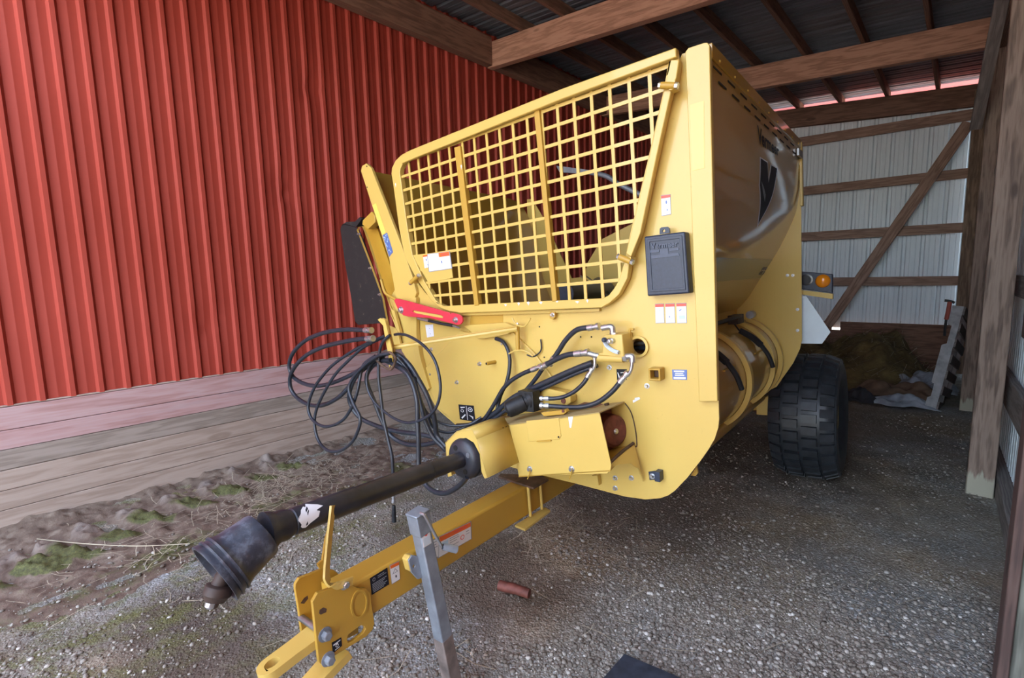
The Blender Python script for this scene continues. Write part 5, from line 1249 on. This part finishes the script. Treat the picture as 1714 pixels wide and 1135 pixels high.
def crumple(name, cpx, ext, rotz, mat, lab, hz, seed):
    r = np.random.default_rng(seed); c = fz(*cpx, 0.0); nu, nv = 44, 20; vs = []
    ph = r.uniform(0, 6, 12)
    for j in range(nv + 1):
        for i in range(nu + 1):
            u = i / nu * 2 - 1; v = j / nv * 2 - 1
            edge = max(0, 1 - abs(u) ** 3) * max(0, 1 - abs(v) ** 3)
            f = (.5 + .25 * math.sin(4 * u + ph[0] + 2 * v) + .18 * math.sin(7 * v + 3 * u + ph[1]) + .08 * math.sin(12 * u - 7 * v + ph[2]) + .05 * math.sin(17 * v + 8 * u + ph[3]))
            z = hz * edge * max(.08, f) + .012
            xx = u * ext[0] * (1 + .10 * math.sin(6 * v + ph[4]) + .05 * math.sin(15 * v + ph[5])); yy = v * ext[1] * (1 + .2 * math.sin(5 * u + ph[6]) + .08 * math.sin(13 * u + ph[7]))
            vs.append((xx, yy, z))
    n = nu + 1
    fs = [(j * n + i, j * n + i + 1, (j + 1) * n + i + 1, (j + 1) * n + i) for j in range(nv) for i in range(nu)]
    m = MB(); m.add(vs, fs, mat, True); o = m.build(name, sharp=80)
    o.location = (c[0], c[1], 0.002); o.rotation_euler = (0, 0, rotz)
    sd = o.modifiers.new('s', 'SOLIDIFY'); sd.thickness = .006
    ss = o.modifiers.new('u', 'SUBSURF'); ss.levels = 1; ss.render_levels = 1
    tag(o, lab, 'sack', 'empty sacks by the pallet'); return o
crumple('feed_sack', (1508, 676), (.30, .20), .15, 'sack_blue', 'crumpled pale blue-grey sack lying nearest, in front of the brown sack', .13, 3)
crumple('feed_sack', (1500, 660), (.42, .26), -.15, 'sack_brown', 'long brown folded sack lying behind the pale blue-grey sack', .22, 5)
crumple('feed_sack', (1540, 650), (.32, .35), .5, 'sack_blue', 'pale crumpled sack heaped against the leaning pallet', .30, 9)
crumple('feed_sack', (1437, 668), (.20, .22), .2, 'sack_dark', 'small dark sack at the left end of the heap, nearest the tyre', .16, 11)

# hay heap at the rear wall
mb = MB(); nu, nv = 60, 36; vs = []; r_ = np.random.default_rng(4)
nz = r_.uniform(0, 6, 8)
for j in range(nv + 1):
    for i in range(nu + 1):
        u = i / nu; v = j / nv; x = -4.3 + u * 4.05; y = 7.9 + v * (1.86 + .04 * (x + 1))
        e = min(1, v * 1.5) * min(1, (1 - u) * 8) * min(1, u * 6)
        z = e ** .8 * (.50 + .10 * math.sin(5 * x + nz[0]) + .07 * math.sin(9 * x + 5 * y + nz[1]) + .05 * math.sin(17 * x - 9 * y + nz[2])) + r_.uniform(0, .03) - .03
        vs.append((x, y, z))
n = nu + 1
mb.add(vs, [(j * n + i, j * n + i + 1, (j + 1) * n + i + 1, (j + 1) * n + i) for j in range(nv) for i in range(nu)], 'hay_mat', True)
for _ in range(5200):
    i = r_.integers(0, len(vs)); p = np.array(vs[i]) + r_.normal(0, .03, 3); p[2] = max(p[2], .01); th = r_.uniform(0, 6.28); L = r_.uniform(.06, .22); t = r_.uniform(-.4, .7)
    d = V(math.cos(th), math.sin(th), t) * L; s_ = np.cross(d, V(.3, .2, 1)); s_ = s_ / np.linalg.norm(s_) * .0025
    mb.add([p - s_, p + s_, p + d + s_, p + d - s_], [(0, 1, 2, 3)], 'hay_mat' if r_.random() < .8 else 'straw_mat')
tag(mb.build('hay_heap', sharp=80), 'heap of old brown hay along the foot of the white rear wall', 'hay', kind='stuff')

# muddy bank with tyre lug prints along the red wall
lumps = [(-3.95, .02), (-3.96, .19), (-4.04, .38), (-4.08, .62), (-4.12, .88), (-4.16, 1.13), (-4.27, 1.39), (-4.33, 1.66), (-3.93, -.22)]
gx = np.linspace(-4.63, -2.9, 120); gy = np.linspace(-.9, 3.4, 300)
rg = np.random.default_rng(12)
def vnoise(shape, cells):
    g = rg.normal(0, 1, (cells[0] + 2, cells[1] + 2)); yy = np.linspace(0, cells[0], shape[0]); xx = np.linspace(0, cells[1], shape[1])
    yi = yy.astype(int); xi = xx.astype(int); fy = (yy - yi)[:, None]; fx_ = (xx - xi)[None]
    fy = fy * fy * (3 - 2 * fy); fx_ = fx_ * fx_ * (3 - 2 * fx_)
    a = g[yi][:, xi]; b_ = g[yi][:, xi + 1]; c_ = g[yi + 1][:, xi]; d_ = g[yi + 1][:, xi + 1]
    return (a * (1 - fx_) + b_ * fx_) * (1 - fy) + (c_ * (1 - fx_) + d_ * fx_) * fy
sh = (len(gy), len(gx))
nz1 = vnoise(sh, (20, 9)); nz2 = vnoise(sh, (60, 26)); nz3 = vnoise(sh, (140, 60))
GX, GY = np.meshgrid(gx, gy)
edge = np.clip((-3.05 - GX) / .6, 0, 1) * np.clip((3.3 - GY) / .9, 0, 1) * np.clip((GY + .9) / .3, 0, 1)
PALE = np.zeros(sh)
Z = edge * (.022 + .010 * nz1 + .010 * nz2 + .006 * nz3) - .012 + np.clip((-4.35 - GX) / .28, 0, 1) * (.018 + .010 * nz1) * edge
MO = np.zeros(sh) + .18 * np.clip(nz1, -1, 1) - .02 + .75 * np.exp(-((GX + 3.45) / .25) ** 2) * .5
for lx, ly in lumps:
    ca, sa = math.cos(.40), math.sin(.40)
    U = (GX - lx) * ca + (GY - ly) * sa; W = -(GX - lx) * sa + (GY - ly) * ca
    q = (np.abs(U / .29)) ** 2.6 + (np.abs((W - .05 * (U / .2) ** 2) / .088)) ** 2.6
    bump_ = np.clip(1.25 - q, 0, 1); bump_ = bump_ * bump_ * (3 - 2 * bump_)
    trough = np.exp(-((W - .105) / .04) ** 2) * np.exp(-(U / .22) ** 4)
    Z = Z + .046 * bump_ * (1 + .12 * nz3) * np.clip(.9 + U * 1.0, .6, 1.1) - .025 * trough
    PALE = PALE + bump_ * np.clip(-U * 6 - .2, 0, 1) * np.clip(.8 + .5 * nz2, 0, 1)
    MO = MO + .85 * bump_ * np.clip(.62 + U * 2.2, .12, 1) - .25 * np.exp(-((U + .16) / .06) ** 2) * bump_ - .3 * trough
Z = np.maximum(Z, -.045)
Zg = np.vectorize(ground_z)(GX, GY); Zm = Zg + Z * 1.0 + .004
mb = MB(); n = len(gx)
mb.add(np.stack([GX.ravel(), GY.ravel(), Zm.ravel()], 1), [(j * n + i, j * n + i + 1, (j + 1) * n + i + 1, (j + 1) * n + i) for j in range(len(gy) - 1) for i in range(n - 1)], 'mud', True)
o = mb.build('mud_bank', sharp=180); tag(o, 'muddy bank with mossy tyre lug prints along the foot of the red wall', 'mud', kind='stuff')
at = o.data.attributes.new('moss', 'FLOAT', 'POINT'); at.data.foreach_set('value', MO.ravel().astype(np.float32))
at = o.data.attributes.new('pale', 'FLOAT', 'POINT'); at.data.foreach_set('value', np.clip(PALE, 0, 1).ravel().astype(np.float32))

# loose gravel
ico = np.array([(0, 0, 1)] + [(.894 * math.cos(k * 1.2566), .894 * math.sin(k * 1.2566), .447) for k in range(5)] + [(.894 * math.cos(k * 1.2566 + .628), .894 * math.sin(k * 1.2566 + .628), -.447) for k in range(5)] + [(0, 0, -1)])
icf = np.array([(0, 1 + k, 1 + (k + 1) % 5) for k in range(5)] + [(1 + k, 6 + k, 1 + (k + 1) % 5) for k in range(5)] + [(1 + (k + 1) % 5, 6 + k, 6 + (k + 1) % 5) for k in range(5)] + [(11, 6 + (k + 1) % 5, 6 + k) for k in range(5)])
def stones(name, n, region, smin, smax, lab, seed):
    r = np.random.default_rng(seed); VV = []; FF = []; TT = []; cnt = 0
    while cnt < n:
        x, y = region(r)
        s = smin * (smax / smin) ** (r.random() ** 2.6)
        z = ground_z(x, y)
        if x < -3.0 and -.9 < y < 3.3: z += .012
        sc = V(s * r.uniform(.8, 1.35), s * r.uniform(.8, 1.2), s * r.uniform(.5, .85)); th = r.uniform(0, 6.28)
        v = ico * (1 + r.normal(0, .13, (12, 1))) * sc
        v = np.stack([v[:, 0] * math.cos(th) - v[:, 1] * math.sin(th), v[:, 0] * math.sin(th) + v[:, 1] * math.cos(th), v[:, 2]], 1) + V(x, y, z + s * .25)
        VV.append(v); FF.append(icf + 12 * cnt); t_ = r.random(); TT.append(np.full(12, t_ ** 1.5 * .85 if r.random() < .96 else .97)); cnt += 1
    me = bpy.data.meshes.new(name); me.from_pydata(np.concatenate(VV).tolist(), [], np.concatenate(FF).tolist()); me.materials.append(MATS['pebble'])
    for p in me.polygons: p.use_smooth = True
    a = me.attributes.new('tone', 'FLOAT', 'POINT'); a.data.foreach_set('value', np.concatenate(TT).astype(np.float32))
    o = bpy.data.objects.new(name, me); COL.objects.link(o); tag(o, lab, 'gravel', kind='stuff'); return o
def near_reg(r):
    while True:
        px, py = r.uniform(-40, 1754), 1135 - r.random() ** 1.3 * 470 + r.uniform(0, 30)
        p = fz(px, py, 0)
        if not (p[0] > -4.3 and p[0] < .2 and p[1] < 7 and py > 690): continue
        bare = any(((p[0] - c[0]) / c[2] * .95) ** 2 + ((p[1] - c[1]) / c[3] * .95) ** 2 < 1 for c in DARKS[:2])
        if bare and r.random() < .85: continue
        if p[0] < -3.05 and r.random() < .7: continue
        pt = math.sin(p[0] * 2.3 + p[1] * 1.1 + 1) + math.sin(p[1] * 2.9 - p[0] * 1.7) + .6 * math.sin(p[0] * 5.1 + p[1] * 4.3)
        if r.random() > min(1, max(.22, .55 + .4 * pt)): continue
        if p[1] > 3.2 and r.random() < .35: continue
        return p[0], p[1]
stones('loose_gravel', 22000, near_reg, .0032, .0125, 'loose grey and white gravel scattered over the dirt floor', 21)
def straw(name, n, region, lab, seed, Lr=(.05, .22), w=.0016):
    r = np.random.default_rng(seed); m = MB()
    for _ in range(n):
        x, y = region(r); z = ground_z(x, y) + r.uniform(.006, .03) + (.02 if x < -3.05 else 0); th = r.uniform(0, 6.28); L = r.uniform(*Lr)
        d = V(math.cos(th), math.sin(th), r.uniform(-.05, .12)) * L; s_ = V(-math.sin(th), math.cos(th), 0) * w; b = V(-math.sin(th), math.cos(th), r.uniform(0, .4)) * L * r.uniform(-.12, .12); p = V(x, y, z)
        m.add([p - s_, p + s_, p + d * .5 + b + s_, p + d * .5 + b - s_, p + d + s_, p + d - s_], [(0, 1, 2, 3), (3, 2, 4, 5)], 'straw_mat')
    o = m.build(name, sharp=180); tag(o, lab, 'straw', kind='stuff'); return o
def gauss(c, sx, sy): return lambda r: (c[0] + r.normal(0, sx), c[1] + r.normal(0, sy))
c1 = fz(505, 805); c2 = fz(930, 880); c3 = fz(300, 900)
mixr = lambda r: [gauss(c1, .22, .30), gauss(c2, .22, .16), gauss(c3, .3, .3), lambda q: (q.uniform(-3.9, 0), q.uniform(.2, 5))][r.choice(4, p=[.45, .15, .15, .25])](r)
straw('straw_litter', 900, mixr, 'dry straw litter scattered on the ground by the hoses and drawbar', 31)
# single long straw and other small things
mb = MB(); mb.tube([fz(62, 902, .11), fz(140, 910, .10), fz(230, 914, .09), fz(318, 910, .06)], .0024, 'straw_mat', 6); tag(mb.build('straw_stem'), 'long pale straw lying across the mossy tyre prints', 'straw')
sA, sB = fz(836, 980, .028), fz(886, 994, .028)
mb = MB(); mb.tube([V(0, 0, 0), (sB - sA) * .5 + V(0, 0, .004), sB - sA], [.026] * 7 + [.024] * 20, 'wood_stick' if False else 'rust_brown', 12); o = mb.build('wooden_stick'); o.location = sA; tag(o, 'short round brown stick lying on the gravel behind the jack', 'stick')
mA, mB_, mC = fz(1045, 1098, .02), fz(1000, 1150, .02), fz(1150, 1143, .02)
mb = MB(); u_ = (mB_ - mA) / np.linalg.norm(mB_ - mA); w_ = (mC - mA) / np.linalg.norm(mC - mA)
mb.prism([V(0, 0, 0), u_ * .55, u_ * .55 + w_ * .40, w_ * .40], -C3 * .03, 'slate_mat'); o = mb.build('rubber_mat', bevel=.003); o.location = mA + V(0, 0, .012); tag(o, 'dark blue-black rubber mat, one corner showing at the bottom edge', 'mat')
def stone(px, py, s, lab, tone):
    r = np.random.default_rng(int(px)); bm = bmesh.new(); bmesh.ops.create_icosphere(bm, subdivisions=2, radius=1)
    for v in bm.verts: v.co = Vector(v.co) * (1 + .12 * math.sin(3 * v.co.x + px) * math.cos(2 * v.co.y + py)); v.co.x *= s * 1.1; v.co.y *= s; v.co.z *= s * .75
    me = bpy.data.meshes.new('stone'); bm.to_mesh(me); bm.free(); me.materials.append(MATS[tone])
    for p in me.polygons: p.use_smooth = True
    o = bpy.data.objects.new('stone', me); COL.objects.link(o); p = fz(px, py, s * .5); o.location = (p[0], p[1], ground_z(p[0], p[1]) + s * .55); tag(o, lab, 'stone')
plain('stone_white', (.70, .68, .64), .7, 0, 0, .12, 30); plain('stone_grey', (.34, .33, .33), .8, 0, 0, .2, 30)
stone(1042, 1093, .009, 'small white pebble at the corner of the dark mat', 'stone_white')
stone(715, 1031, .010, 'bright white pebble right beside the jack tube', 'stone_white')

# ------------------------------------------------------------------ light
w = bpy.data.worlds.new('World'); SC.world = w; w.use_nodes = True
nt = w.node_tree; bg = nt.nodes['Background']
sky = nt.nodes.new('ShaderNodeTexSky'); sky.sky_type = 'NISHITA'; sky.sun_disc = False
sky.sun_elevation = math.radians(38); sky.sun_rotation = math.radians(270); sky.air_density = 1.0; sky.dust_density = 2.5; sky.ozone_density = 1.0
cl = noise(nt, coords(nt, (1, 1, 2), 'Generated'), 2.5, 6, .6)
cloud = ramp(nt, cl, [(.35, (1.05, 1.12, 1.2)), (.65, (1.9, 1.9, 1.85))])
nt.links.new(mixc(nt, .50, sky.outputs[0], cloud), bg.inputs['Color']); bg.inputs['Strength'].default_value = .55
sun = bpy.data.lights.new('sun', 'SUN'); sun.energy = 7.0; sun.angle = math.radians(.6); sun.color = (1, .93, .82)
so = bpy.data.objects.new('sun', sun); COL.objects.link(so)
sd = Vector((.80, .10, -.62)).normalized()
so.rotation_euler = sd.to_track_quat('-Z', 'Y').to_euler()
SC.view_settings.exposure = EXPO
